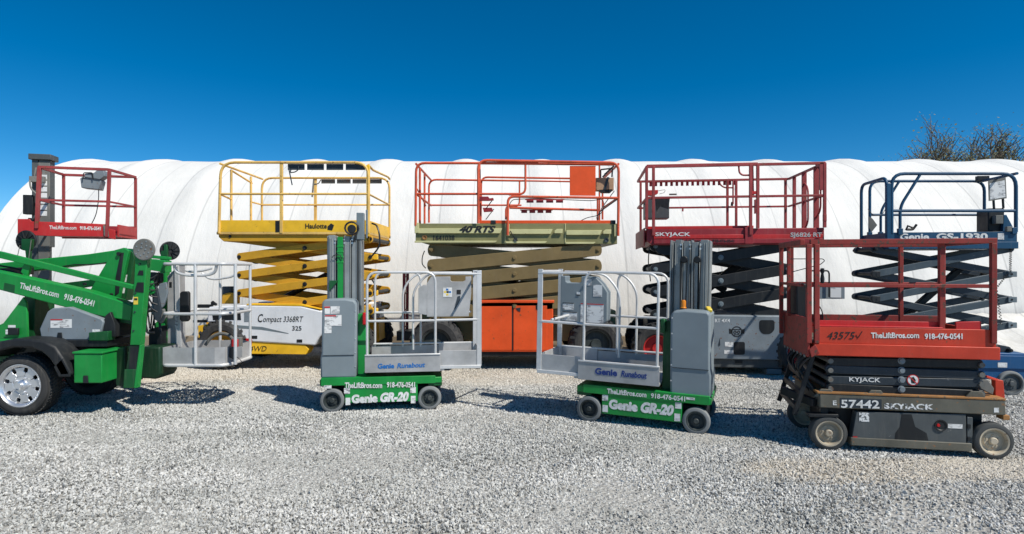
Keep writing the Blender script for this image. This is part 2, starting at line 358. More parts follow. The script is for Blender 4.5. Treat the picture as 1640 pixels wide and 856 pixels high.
def rt_wheel(parent, x, y, z, r, w_, rim, side=-1, lugs=22, name='wheel'):
    """ribbed off road tyre; y = outer face, width towards +y (side -1)"""
    m = MB().lathe([(0,.06),(r*.18,.05),(r*.2,.09),(r*.46,.10),(r*.5,.03),(r*.54,.02),(r*.54,w_-.02),(0,w_-.02)], (x,y,z), n=32)
    wo = m.build(name, rim, parent)
    t2 = MB().lathe([(r*.53,.03),(r*.60,.0),(r*.80,-.005),(r*.90,.025),(r*.93,.06),(r*.93,w_-.06),(r*.88,w_-.01),(r*.6,w_),(r*.53,w_-.02)], (x,y,z), n=44)
    for k in range(lugs):
        for h_ in (0, 1):
            a = 2*PI*(k+.5*h_)/lugs; da = .28
            pts = []
            for q, (rad, yy, aa) in enumerate(((r*.78, .0, 0), (r, .03, .04), (r, w_*.52, da), (r*.9, w_*.52, da))):
                for s2 in (-1, 1):
                    an = a+aa+s2*.055
                    yv = yy if h_ == 0 else w_-yy
                    pts.append((x+math.cos(an)*rad, y+yv-(.004 if q == 0 and h_ == 0 else 0), z+math.sin(an)*rad))
            low = [(x+(p[0]-x)*.88, p[1], z+(p[2]-z)*.88) for p in pts]
            t2.add(pts+low, [(0,1,3,2),(2,3,5,4),(4,5,7,6),(0,2,10,8),(2,4,12,10),(4,6,14,12),(1,9,11,3),(3,11,13,5),(5,13,15,7),(0,8,9,1),(6,7,15,14)])
    t2.build('tyre', RUB, wo)
    return wo
def arm_mb(m, p0, p1, y, th, h, ends=.5):
    """scissor arm plate between pins p0,p1 (x,z), rounded ends"""
    a, b2 = Vector(p0), Vector(p1); d = (b2-a).normalized(); nn = Vector((-d.y, d.x)); poly = []
    for k in range(7):
        q = PI/2+PI*k/6; poly.append(a+d*math.cos(q)*h*ends+nn*math.sin(q)*h*.5)
    for k in range(7):
        q = -PI/2+PI*k/6; poly.append(b2+d*math.cos(q)*h*ends+nn*math.sin(q)*h*.5)
    m.prism([(v.x, v.y) for v in poly], y, y+th)
def scissor(parent, mat, mat2, x0, x1, z0, z1, n, yn, yf, h, th=.05, pin=.03, pinmat=None, lean=0, flip=False, ends=.5):
    H = (z1-z0)/n
    def bolt(m, x, z, y, r):
        m.lathe([(0,-.02),(r*.7,-.02),(r*.75,-.004),(r*1.2,-.002),(r*1.2,.01)], (x,y,z), n=14)
    for i in range(n):
        za, zb = z0+i*H, z0+(i+1)*H
        up, dn = ((x0,za),(x1,zb)), ((x1,za),(x0,zb))
        if flip: up, dn = dn, up
        for pq, yy, mm in ((up, yn, mat), (up, yf-th, mat), (dn, yn+th+.006, mat2), (dn, yf-2*th-.006, mat2)):
            m = MB(); arm_mb(m, pq[0], pq[1], yy, th, h, ends)
            m.build('scissor_arm', mm, parent, .005)
        cx, cz = (x0+x1)/2, (za+zb)/2
        m = MB(); m.tube([(cx, yn+.004, cz), (cx, yf-.004, cz)], pin*.9, 12); bolt(m, cx, cz, yn, pin); m.build('centre_pin', pinmat or BLK, parent)
    for i in range(n+1):
        for x in (x0, x1):
            m = MB(); z = z0+i*H; m.tube([(x, yn-.012, z), (x, yf+.012, z)], pin, 12); bolt(m, x, z, yn-.004, pin*.8)
            m.build('end_pin', pinmat or BLK, parent)
def coil(m, p0, p1, r, turns, tr):
    p0, p1 = Vector(p0), Vector(p1); pts = []
    for k in range(turns*8+1):
        u = k/(turns*8); a = u*turns*2*PI
        pts.append(p0.lerp(p1, u)+Vector((math.cos(a)*r, math.sin(a)*r, 0)))
    m.tube(pts, tr, 5)

# ------------------------------------------------------------------ the setting
def structure(o): o['kind'] = 'structure'; return o
structure(MB().add([(-400,-60,0),(400,-60,0),(400,900,0),(-400,900,0)], [(0,1,2,3)]).build('ground', GND))
# crushed stone: one object, stones scattered by geometry nodes
gv = []; gf = []
for j in range(61):
    y = 2.9+10.1*j/60; hw = 3.6+8.9*j/60
    for i in range(81):
        x = -hw+2*hw*i/80; gv.append((x, y, .004+.007*math.sin(x*1.7+y*.9)*math.sin(y*2.1-x*.6)+.004*math.sin(x*5.3+1)*math.sin(y*4.7)))
for j in range(60):
    for i in range(80): gf.append((j*81+i, j*81+i+1, (j+1)*81+i+1, (j+1)*81+i))
car = MB().add(gv, gf).build('gravel', STO)
tag(car, kind='stuff', label='light grey crushed limestone gravel covering the yard', cat='gravel')
ng = bpy.data.node_groups.new('scatter', 'GeometryNodeTree')
ng.interface.new_socket(name='Geometry', in_out='INPUT', socket_type='NodeSocketGeometry')
ng.interface.new_socket(name='Geometry', in_out='OUTPUT', socket_type='NodeSocketGeometry')
gi = ng.nodes.new('NodeGroupInput'); go = ng.nodes.new('NodeGroupOutput')
join = ng.nodes.new('GeometryNodeJoinGeometry')
def rnd(typ, lo, hi, seed):
    q = ng.nodes.new('FunctionNodeRandomValue'); q.data_type = typ
    a = [s2 for s2 in q.inputs if s2.name == 'Min' and s2.enabled][0]; b2 = [s2 for s2 in q.inputs if s2.name == 'Max' and s2.enabled][0]
    a.default_value = lo; b2.default_value = hi
    [s2 for s2 in q.inputs if s2.name == 'Seed'][0].default_value = seed
    return [s2 for s2 in q.outputs if s2.enabled][0]
for dens, lo, hi, seed in ((4200, .32, .85, 3), (130, .85, 1.3, 9)):
    dp = ng.nodes.new('GeometryNodeDistributePointsOnFaces'); dp.inputs['Density'].default_value = dens; dp.inputs['Seed'].default_value = seed
    ic = ng.nodes.new('GeometryNodeMeshIcoSphere'); ic.inputs['Radius'].default_value = .016; ic.inputs['Subdivisions'].default_value = 1
    sm = ng.nodes.new('GeometryNodeSetMaterial'); sm.inputs['Material'].default_value = STO
    ip = ng.nodes.new('GeometryNodeInstanceOnPoints')
    nz = ng.nodes.new('ShaderNodeTexNoise'); nz.inputs['Scale'].default_value = .9; nz.inputs['Detail'].default_value = 4
    mr_ = ng.nodes.new('ShaderNodeMapRange'); mr_.inputs[1].default_value = .36; mr_.inputs[2].default_value = .56; mr_.inputs[3].default_value = dens*.35; mr_.inputs[4].default_value = dens
    ng.links.new(nz.outputs[0], mr_.inputs[0]); ng.links.new(mr_.outputs[0], dp.inputs['Density'])
    ng.links.new(gi.outputs[0], dp.inputs['Mesh']); ng.links.new(dp.outputs['Points'], ip.inputs['Points'])
    ng.links.new(ic.outputs['Mesh'], sm.inputs[0]); ng.links.new(sm.outputs[0], ip.inputs['Instance'])
    ng.links.new(rnd('FLOAT_VECTOR', (0,0,0), (6.28,6.28,6.28), seed), ip.inputs['Rotation'])
    ng.links.new(rnd('FLOAT_VECTOR', (lo,lo*.6,lo*.4), (hi*1.35,hi*.95,hi*.6), seed+1), ip.inputs['Scale'])
    ng.links.new(ip.outputs[0], join.inputs[0])
ng.links.new(join.outputs[0], go.inputs[0])
md = car.modifiers.new('scatter', 'NODES'); md.node_group = ng

# fabric hall
def tent(name, xs, ridges, yc, a, b2, label, end_left=True, skirt=False, ex=2.25):
    m = MB(); n = 44; cols = []
    for x in xs:
        d = min(abs(x-r_) for r_ in ridges); bump = .058*max(0, 1-(d/.36)**2)-.012*math.sin(min(1, d/1.0)*PI/2)
        ring = []
        for k in range(n+1):
            t2 = PI*k/n; cx, sx2 = math.cos(t2), math.sin(t2)
            px_, pz = -math.copysign(abs(cx)**(2/ex), cx), abs(sx2)**(2/ex)
            wob = .012*math.sin(x*5.1+k*.7)*math.sin(k*.45)
            R_ = 1+(bump*(.35+.65*sx2)+wob*sx2)/b2
            ring.append((x, yc+a*px_*R_, b2*pz*R_))
        cols.append(ring)
    vs = [p for r_ in cols for p in r_]; fs = []
    for i in range(len(cols)-1):
        for k in range(n): fs.append((i*(n+1)+k, i*(n+1)+k+1, (i+1)*(n+1)+k+1, (i+1)*(n+1)+k))
    m.add(vs, fs); m.add(cols[0], [tuple(range(n+1))]); m.add(cols[-1], [tuple(range(n+1))])
    o = bpy.data.objects.new(name, None); C.objects.link(o); o.location = (0, 0, 0)
    m.build('fabric_cover', FAB, o, ang=50)
    tag(o, label, 'fabric building')
    # base rail of old timber the hem is tied to
    MB().bar((xs[0], yc-a-.10, .11), (xs[-1], yc-a-.10, .11), .16, .22).build('base_rail', WOOD, o, .01)
    return o
ribs = [.77+2.0*k for k in range(-6, 13)]
xs = [ribs[0]-.05]; 
while xs[-1] < ribs[-1]+.2: xs.append(xs[-1]+.1)
hall = tent('fabric_hall', xs, ribs, 16.4, 4.2, 4.50, 'long white ribbed fabric hall running across the whole photo behind the lifts', ex=2.0)
# hem cloth pulled out over the ground at the right
m = MB(); pts = []; nx = 60
for i in range(nx+1):
    x = 8.2+i*.12
    for j in range(7):
        v_ = j/6; y = 12.16-1.6*v_; z = .62*(1-v_)**1.5+.05+.05*math.sin(x*7+v_*2)*(v_*(1-v_)*3)+.012*math.sin(x*23+j)
        pts.append((x, y, z))
m.add(pts, [(i*7+j, (i+1)*7+j, (i+1)*7+j+1, i*7+j+1) for i in range(nx) for j in range(6)])
sk = m.build('hem_cloth', FAB, hall, ang=80)
sol = sk.modifiers.new('thick', 'SOLIDIFY'); sol.thickness = .006
tent('rear_fabric_hall', [-60+.5*k for k in range(0, 73)], [-60+2*k for k in range(0, 20)], 31.5, 5, 3.86, 'second pale fabric hall just showing past the left end of the long one', ex=2.4)
# bits lying along the hem
m = MB()
for k in range(5): m.bar((-2.55+.24*k, 10.95, .13), (-2.5+.24*k, 11.35, .13), .1, .03)
for k in range(3): m.bar((-2.65, 11.0+.15*k, .07), (-1.4, 11.0+.15*k, .07), .09, .08)
tag(m.build('timber_pallet', WOOD, None, .004), 'weathered timber pallet lying by the hall base behind the left green mast lift', 'pallet')
m = MB()
for k in range(3): m.bar((1.65, 10.9+.15*k, .07), (3.1, 10.9+.15*k, .07), .09, .08)
for k in range(6): m.bar((1.7+.25*k, 10.85, .135), (1.72+.25*k, 11.3, .135), .11, .03)
tag(m.build('timber_pallet', WOOD, None, .004), 'weathered timber pallet lying by the hall base behind the right green mast lift', 'pallet')

# trees beyond the hall
def tree(x, y, h, seed, label, leafy=1.0):
    rg = random.Random(seed)
    o = bpy.data.objects.new('bare_tree', None); C.objects.link(o); o.location = (x, y, 0)
    tag(o, label, 'tree', 'trees beyond the fabric hall')
    br = MB(); lf = MB(); tips = []
    def limb(p, d, L, r, lev):
        pts = [p]; q = p; n = 4
        for k in range(n):
            d = (d+Vector((rg.uniform(-.25,.25), rg.uniform(-.25,.25), rg.uniform(-.08,.2)))).normalized(); q = q+d*L/n; pts.append(q)
            if lev < 3 and (k > 0 or lev > 0):
                for _ in range(1 if lev < 1 else 2 if lev < 3 else 1):
                    az = rg.uniform(0, 2*PI); side = Vector((math.cos(az), math.sin(az), rg.uniform(.1,.9))).normalized()
                    limb(q, (d*.55+side).normalized(), L*rg.uniform(.45,.68), r*.55, lev+1)
        for k in range(len(pts)-1):
            ra, rb = r*(1-.5*k/n), r*(1-.5*(k+1)/n)
            dd = (pts[k+1]-pts[k]).normalized(); u = dd.orthogonal().normalized(); v2 = dd.cross(u); vs = []
            for P_, R_ in ((pts[k], ra), (pts[k+1], rb)):
                for j in range(4 if lev > 1 else 6):
                    a = 2*PI*j/(4 if lev > 1 else 6); vs.append(P_+(u*math.cos(a)+v2*math.sin(a))*R_)
            n2 = len(vs)//2; br.add(vs, [(j, (j+1)%n2, (j+1)%n2+n2, j+n2) for j in range(n2)])
        if lev >= 2: tips.append(q)
    tr = MB(); top = Vector((rg.uniform(-.3,.3), rg.uniform(-.3,.3), h*.32))
    tr.lathe([(h*.03, 0), (h*.021, h*.08), (h*.017, h*.2), (h*.014, h*.34)], (0,0,0), 'z', 9)
    tr.build('trunk', BARK, o)
    for k in range(6):
        az = 2*PI*k/6+rg.uniform(-.4,.4)
        limb(Vector((0,0,h*rg.uniform(.24,.33))), Vector((math.cos(az)*.75, math.sin(az)*.75, rg.uniform(.7,1.4))).normalized(), h*rg.uniform(.36,.46), h*.013, 0)
    for q in tips:
        if rg.random() > leafy: continue
        for _ in range(5):
            c = q+Vector([rg.gauss(0, .26) for _ in range(3)]); s2 = rg.uniform(.035,.08)
            u = Vector([rg.gauss(0,1) for _ in range(3)]).normalized(); v2 = u.orthogonal().normalized()
            lf.add([c-u*s2, c+v2*s2*.6, c+u*s2, c-v2*s2*.6], [(0,1,2,3)])
    br.build('branches', BARK, o)
    if lf.v: lf.build('leaves', LEAF, o)
tl = [(21.7,33,8.2,1,.8,'small budding tree furthest left of the row beyond the hall'), (24.1,35,8.9,2,.9,'budding tree second from the left of the row beyond the hall'),
      (22.4,31,8.1,3,.9,'budding tree third from the left of the row beyond the hall'), (25.6,34,9.0,8,.9,'budding tree fourth from the left of the row beyond the hall'),
      (22.6,29,7.3,4,.5,'bare tree with wide open branches in the middle of the row beyond the hall'), (25.9,32,8.5,5,.8,'budding tree third from the right of the row beyond the hall'),
      (28.5,34,9.2,9,.8,'budding tree second from the right of the row beyond the hall'), (24.7,28.5,8.1,6,.3,'bare tree at the right edge of the photo beyond the hall')]
for x, y, h, sd_, lv, lb in tl: tree(x, y, h*.95, sd_, lb, lv)

#MACHINES
# ------------------------------------------------------------------ compact green mast lifts
def mast_lift(F, s, cover_stickers, beacon):
    R = F.o; top = 1.98 if s > 0 else 1.90; hc = 1 if s > 0 else .955
    def bx(m, x0, x1, y0, y1, z0, z1): return m.box(min(s*x0,s*x1), max(s*x0,s*x1), y0, y1, z0, z1)
    yn, yf = -.37, .37
    # base
    m = MB(); bx(m, -.67,.67, yn+.02,yf-.02, .30,.365); m.build('base_deck', GREEN, R, .006)
    m = MB(); bx(m, -.655,.60, yn+.004,yf-.004, .298,.385); m.build('deck_edge', GREEN, R, .004)
    m = MB(); bx(m, -.40,.40, yn+.01,yf-.01, .10,.31); m.build('chassis', GREEN, R, .006)
    m = MB(); bx(m, .52,.675, yn+.03,yf-.03, .262,.352); m.build('tow_lug', GREEND, R, .01)
    m = MB(); bx(m, -.62,.60, yn+.16,yf-.16, .085,.25); m.build('undercarriage', BLK, R, .01)
    for wx in (-.535, .535):
        wheel(R, s*wx, yn+.0, .132, .132, .085)
        wo = wheel(R, s*wx, yf-.085, .132, .132, .085)
    # cover
    m = MB()
    prof = [(-.665,.375),(-.28,.375),(-.275,.62),(-.27,1.20),(-.30,1.245),(-.40,1.262),(-.62,1.255),(-.648,1.215),(-.655,.66),(-.668,.60)]
    m.prism([(s*a, b*hc) for a, b in prof], yn+.03, .12)
    cov = m.build('motor_cover', GREYP, R, .022)
    m = MB(); bx(m, -.64,-.30, yn+.022, yn+.035, .63,.634); m.build('cover_seam', BLKP, cov)
    for k in range(5):
        for xx in (-.288, ):
            MB().lathe([(0,-.003),(.007,-.003),(.008,.004)], (s*xx, yn+.03, .50+.155*k), n=8).build('screw', CHR, cov)
    MX = .05 if s > 0 else .03
    # mast : nested extrusions with ribs and channels
    m = MB(); x = -.565-MX
    widths = [.075,.02,.065,.02,.06,.02,.06,.045]
    for i, w_ in enumerate(widths):
        d = -.12 if i % 2 == 0 else -.035
        bx(m, x, x+w_-.002, d, .12, .38, top-.012*(i%3)); x += w_
    for xx in (-.55,-.53,-.49,-.395,-.32,-.25,-.225):
        bx(m, xx-MX, xx-MX+.006, -.132, -.118, .40, top-.03)
    mast = m.build('mast', MAST, R, .003)
    m = MB(); bx(m, -.21-MX,-.195-MX, -.13,.13, .38,top-.005); bx(m, -.585-MX,-.568-MX, -.09,.13,.8,top-.008); m.build('mast_side_plate', MAST, R, .003)
    for xx in (-.49, -.39, -.30):
        for zz in (top-.05, top-.09):
            MB().lathe([(0,-.006),(.010,-.006),(.011,.002)], (s*(xx-MX), -.122, zz), n=8).build('mast_bolt', CHR, mast)
    if beacon:
        for xx in (-.475, -.345):
            MB().lathe([(.0,-.02),(.03,-.02),(.036,-.012),(.030,-.006),(.036,.0),(.03,.008),(0,.008)], (s*(xx-.02), -.14, 1.70), n=24).build('chain_pulley', BLK, mast)
            m = MB()
            for q in (-1, 1): m.tube([(s*(xx-.02)+q*.033, -.15, 1.70), (s*(xx-.02)+q*.026, -.15, 1.15)], .006, 6)
            m.build('lift_chain', BLK, mast)
        m = MB(); bx(m, -.455,-.365, -.138,-.118, 1.26,1.74); 
        b_ = MB().lathe([(.032,0),(.032,.012),(.026,.02),(.025,.075),(.018,.088),(0,.09)], (s*-.375, -.2, 1.205), 'z', 20).build('beacon', AMB, R)
        MB().lathe([(.036,-.01),(.036,.006),(0,.006)], (s*-.375, -.2, 1.205), 'z', 20).build('beacon_base', BLKP, b_)
        MB().bar((s*-.60,-.1,1.22),(s*-.63,-.2,1.195),.05,.035).build('cap', YELC, R, .01)
    else:
        m = MB(); bx(m, -.462-MX,-.402-MX, -.14,-.10, .9,1.96)
        for k in range(4): bx(m, -.470-MX,-.395-MX, -.143,-.11, 1.66+.06*k,1.68+.06*k)
        m.build('mast_channel', GREEN, R, .003)
        MB().prism([(s*-.60,1.46),(s*-.50,1.46),(s*-.60,1.34)], -.16,-.11).build('gusset', GREEND, R, .002)
        m = MB(); bx(m, -.30,-.215, -.14,-.06,1.93,2.24); bx(m,-.20,-.18,-.10,-.06,1.95,2.28); m.build('cable_guide', SLATL, R, .006)
        m = MB(); pts = []
        for k in range(17):
            a = 2*PI*k/16; pts.append((-.35+.075*math.cos(a), -.16, 2.06+.07*math.sin(a)))
        m.tube([(-.33,-.15,1.9)]+pts, .011, 8)
        m.tube([(-.13,-.1,2.12),(-.07,-.16,2.1),(-.035,-.2,2.0),(-.03,-.2,1.86),(-.09,-.16,1.78),(-.15,-.1,1.72)], .010, 8, .05)
        m.build('power_cable', HOSE, R)
        m = MB().tube([(-.57,-.15,1.72),(-.55,-.16,1.75),(-.48,-.16,1.755),(-.46,-.15,1.70)], .005, 6, .02); m.build('small_cable', HOSE, R)
        m = MB().lathe([(0,-.01),(.045,-.01),(.05,0),(.045,.03),(0,.03)], (-.35,-.16,2.05), n=20); m.build('cable_drum', BLKP, R)
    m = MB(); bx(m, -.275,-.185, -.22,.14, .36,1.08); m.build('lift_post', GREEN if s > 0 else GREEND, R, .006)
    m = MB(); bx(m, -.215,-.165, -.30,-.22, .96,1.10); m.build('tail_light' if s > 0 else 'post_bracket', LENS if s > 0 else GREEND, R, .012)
    # platform
    z0, z1 = .435, .62
    m = MB(); bx(m, -.18,.655, yn-.012,yn-.002, z0,z1); pl = m.build('side_plate', ALUP, R, .003)
    m = MB(); bx(m, -.18,.655, yn-.02,yn+.012, z1,z1+.018); m.build('side_plate_lip', ALU, pl, .004)
    m = MB(); bx(m, -.18,.655, yf-.012,yf, z0+.02,z1+.02); m.build('side_plate', ALUP, R, .003)
    m = MB(); bx(m, -.18,.70, yn,yf, z0+.005,z0+.03); m.build('platform_floor', ALUP, R, .003)
    m = MB(); bx(m, .64,1.115, yf-.03,yf-.02, .485,.66); m.build('extension_plate', ALUP, R, .003)
    m = MB(); bx(m, .64,1.115, yn+.01,yn+.02, .485,.665); m.build('extension_plate', ALUP, R, .003)
    m = MB(); bx(m, .64,1.115, yn+.0,yf, .46,.48); bx(m, .64,1.115, yn-.006,yn+.02,.46,.495); m.build('extension_floor', ALU, R, .003)
    def rl(name, pts, r=.016, fil=.0, mat=ALU, n=10):
        return MB().tube([(s*a, y_, z_) for a, y_, z_ in pts], r, n, fil).build(name, mat, R)
    rl('guard_rail', [(-.155,yn,.62),(-.155,yn,1.555),(.60,yn,1.555),(.60,yn,.62)], .0145, .12)
    rl('mid_rail', [(-.155,yn,1.01),(.60,yn,1.01)], .0135)
    # far side hoops of the telescoping halves
    rl('guard_rail', [(.20,yf,.62),(.20,yf,1.36),(.37,yf,1.545),(1.06,yf,1.545)], .0135, .16)
    rl('guard_rail', [(.335,.10,.62),(.335,.10,1.34),(.50,.10,1.525),(.62,.0,1.54)], .0135, .16)
    rl('guard_rail', [(-.14,yf,.62),(-.14,yf,1.55),(.42,yf,1.55),(.42,yf,.62)], .0135, .12)
    rl('mid_rail', [(-.14,yf,1.05),(1.05,yf,1.05)], .0145)
    rl('guard_rail', [(.58,yn+.016,1.54),(1.12,yn+.016,1.535)], .0145)
    rl('mid_rail', [(.60,yn+.016,1.01),(1.10,yn+.016,1.015)], .0145)
    for yy in (yn+.004, yf-.05):
        m = MB(); bx(m, 1.07,1.125, yy,yy+.018, .485,1.575); bx(m, 1.119,1.125, yy,yy+.045, .485,1.575); m.build('end_post', ALU, R, .003)
    rl('end_rail', [(1.10,yn+.02,1.55),(1.10,yf-.03,1.55)], .015)
    m = MB(); bx(m, 1.10,1.115, yn+.02,yf-.02, .48,.66); m.build('end_toe_board', ALUP, R, .003)
    rl('toe_rail', [(-.155,yf-.02,.665),(1.10,yf-.02,.665)], .012)
    return R
GL = Frame('mast_lift', -1.51, 7.00, 7.5, 'compact green mast lift with stickers on its grey cover, platform reaching right', 'mast lift', 'compact green mast lifts')
mast_lift(GL, 1, True, False)
c = -.342
for q in ((520,491,528.5,503),(529.5,491,544,503),(520,505,547,522),(519.5,523,531,534)): sticker(GL, *q, c)
sticker(GL, 519.8,491.2,528.5,493.5, c-.003, mat=TXR)
sticker(GL, 520.5,505.2,538,507, c-.003, mat=TXR)
ftext(GL, 'TheLiftBros.com', TXW, 552,612, 621.5, 8.4, -.367, bold=.03)
ftext(GL, '918-476-0541', TXW, 619.5,664.5, 620.5, 8.0, -.367, bold=.03)
ftext(GL, 'Genie', TXW, 563,605, 645.5, 12, -.361, pyb1=643.6, bold=.06)
ftext(GL, 'GR-20', TXW, 609,655, 643.4, 13, -.361, pyb1=641.5, bold=.06, shear=.25)
ftext(GL, 'Genie', TXB, 605,631.5, 590.6, 7.2, -.383, pyb1=589.6, bold=.04)
ftext(GL, 'Runabout', TXB, 636,681, 589.6, 7.2, -.383, pyb1=588, bold=.03, shear=.2)
for q in ((551,622,560.5,631),(553.5,637.5,561,649),(657,620.5,666,629.5),(658,634.5,665.5,646)): sticker(GL, *q, -.3612)
sticker(GL, 519.5,617.5,531,622.5, -.367)
# scratched aluminium control panel plate standing across the end
pan = MB().prism([(.50,1.02),(1.00,1.02),(1.03,1.30),(1.03,1.50),(.96,1.50),(.96,1.455),(.93,1.44),(.80,1.44),(.78,1.455),(.78,1.50),(.55,1.50),(.50,1.42)], .02,.032).build('control_panel', ALUP, GL.o, .003)
MB().prism([(.50,1.04),(.40,1.06),(.40,1.36),(.46,1.40),(.50,1.40)], .02,.16).build('panel_side', ALUP, GL.o, .003)
sticker(GL, 709.5,461,724,476, .018, pan, TXW)
for a, b2, m_ in ((716,464,TXB),(712.5,468,YELC),(716.6,468,TXK),(720.5,468,TXB),(716,472,YELC)): sticker(GL, a-1.5,b2-1.5,a+2,b2+1.5, .0165, pan, m_)
sticker(GL, 731.5,464.5,738,471.5, .018, pan, TXK)
MB().prism(GL.poly([(733,475),(737,474),(737,481),(730,493),(727,498)], .015), .012,.018).build('panel_scuff', SLATE, pan)
GR_ = Frame('mast_lift', 1.43, 6.29, -23, 'compact green mast lift with an amber beacon on its grey cover, platform reaching left', 'mast lift', 'compact green mast lifts')
mast_lift(GR_, -1, False, True)
GR_.o.rotation_euler = Matrix.Rotation(math.radians(-23), 3, 'Z').to_euler(); GR_.o.rotation_euler[1] = math.radians(1.1); GR_.o.location.z = -.004
def rt(txt, mat, x0, x1, z, h, c, **k): lettering('lettering', txt, mat, GR_.o, (x0,c,z), (x1,c,z), h, **k)
rt('TheLiftBros.com', TXW, -.345,.055,.316,.048,-.367, bold=.03)
rt('918-476-0541', TXW, .10,.43,.316,.044,-.367, bold=.03)
rt('Genie', TXW, -.325,-.03,.165,.085,-.361, bold=.06)
rt('GR-20', TXW, .0,.325,.165,.092,-.361, bold=.06, shear=.25)
rt('Genie', TXN, -.47,-.24,.505,.062,-.383, bold=.04)
rt('Runabout', TXN, -.20,.06,.505,.058,-.383, bold=.03, shear=.2)
def st(x0,x1,z0,z1,c,mat=None,parent=None): return MB().box(x0,x1,c-.002,c-.0005,z0,z1).build('label_sticker', mat or LAB, parent or GR_.o)
for q in ((-.395,-.335,.235,.295),(-.39,-.335,.12,.19),(.335,.395,.235,.295),(.33,.385,.11,.185)): st(*q,-.3605)
st(.44,.52,.335,.358,-.3665)
# grey control box with its decals hanging in the extension
cb = MB().prism([(-1.00,.98),(-.50,.98),(-.46,1.02),(-.46,1.33),(-.52,1.42),(-.60,1.50),(-.76,1.50),(-.76,1.44),(-.78,1.425),(-.92,1.425),(-.94,1.44),(-.94,1.50),(-1.00,1.50)], .04,.20).build('control_box', GREYP, GR_.o, .008)
for q in ((-.97,-.84,1.12,1.20),(-.97,-.80,1.00,1.10),(-.76,-.70,.99,1.20),(-.69,-.50,.99,1.20),(-.62,-.52,1.28,1.41),(-.72,-.64,1.40,1.47)): st(*q,.039,parent=cb)
for q in ((-.97,-.84,1.19,1.20),(-.97,-.80,1.09,1.10)): st(*q,.036,TXK,cb)
for q in ((-.76,-.70,1.19,1.20),(-.69,-.50,1.19,1.20)): st(*q,.036,LENS,cb)
st(-.81,-.77,1.29,1.325,.038,TXW,cb); st(-.81,-.77,1.285,1.297,.036,TXK,cb)
MB().tube([(-.985,-.30,1.03),(-.90,.05,1.06)],.014,8).build('gate_strut', ALU, GR_.o)

# ------------------------------------------------------------------ near red and charcoal scissor lift
S = Frame('scissor_lift', 3.455, 5.48, -11.0, 'worn red scissor lift folded down on a charcoal base with cream wheels', 'scissor lift', 'scissor lifts in the yard')
R = S.o; cn, cf = -.40, .40
xa, xb = S.p(1313,640,cn)[0], S.p(1611,640,cn)[0]
def X(px, c=cn): return S.p(px, 600, c)[0]
def Z(py, px=1450, c=cn): return S.p(px, py, c)[2]
m = MB(); m.box(xa, xb, cn, cf, Z(659), Z(636)); beam = m.build('chassis', DECKG, R, .008)
m = MB(); m.box(xa-.02, xb, cn-.004, cf, Z(636), Z(636)+.018); m.build('chassis_top_edge', RUSTY, R, .004)
m = MB(); m.box(xa+.1, xb-.1, cn+.14, cf-.14, .10, Z(659)); m.build('chassis_core', BLK, R, .01)
d_ = S.plate('battery_door', CHAR, [(1372,660),(1547,664),(1548,713),(1363,709)], cn+.01, .10)
S.plate('hinge_bracket', CHAR, [(1549,668),(1558,669),(1558,716),(1549,715)], cn+.012, .05)
for yy in (680, 700): S.plate('hinge', BLK, [(1550,yy),(1555,yy),(1555,yy+7),(1550,yy+7)], cn+.004, .01, d_, .001)
m = MB(); q0, q1 = X(1363), X(1557); m.box(q0, q1, cn+.0, cn+.12, .055, .125); m.build('skid_guard', DECKG, R, .006)
m = MB(); m.box(q0, q1, cf-.12, cf, .055, .38); m.build('battery_door', CHAR, R, .006)
pc = S.p(1507.5, 682, cn); MB().lathe([(0,.006),(.035,.006),(.042,.0),(.048,.0),(.048,.012)], (pc[0],cn,pc[2]), n=24).build('round_port', BLK, d_)
MB().lathe([(0,-.001),(.012,-.001),(.014,.006)], (pc[0]-.02,cn,pc[2]), n=12).build('red_plug', LENS, d_)
sticker(S, 1518,679,1541.5,687, cn+.009, d_); sticker(S, 1376,661,1392,676, cn+.009, d_, TXF); sticker(S, 1366,699,1373,707, cn+.009, d_, LENS)
S.plate('spilled_tar_stain', STONEP if False else BLKP, [(1444,664),(1460,664),(1466,684),(1484,694),(1487,706),(1433,704),(1434,694),(1441,684)], cn+.0085, .001, d_, 0)
S.plate('label_sticker', LAB, [(1592,653.5),(1600,653.5),(1600,661),(1592,661)], cn-.002, .0015, beam, 0)
ftext(S, 'E', TXW, 1334,1340, 649, 7, cn-.0005, beam, bold=.02)
S.plate('stencil_patch', SLATE, [(1345,637.5),(1412,640),(1412,655),(1345,653)], cn-.0012, .001, beam, 0)
ftext(S, '57442', TXW, 1347,1408.5, 653, 12.2, cn-.002, beam, pyb1=654.3, bold=.02)
ftext(S, 'SKYJACK', TXF, 1416,1495.5, 654.4, 8.2, cn-.0005, beam, pyb1=656.5, bold=.035)
for wx, r_ in ((1328.5,.152),(1593.5,.152)):
    wxx = S.p(wx, 700, cn-.012)[0]
    for yy in (cn-.012, cf-.09):
        wheel(R, wxx, yy, r_, r_, .10, TYD, RIMC, dish=.035, rr=.74)
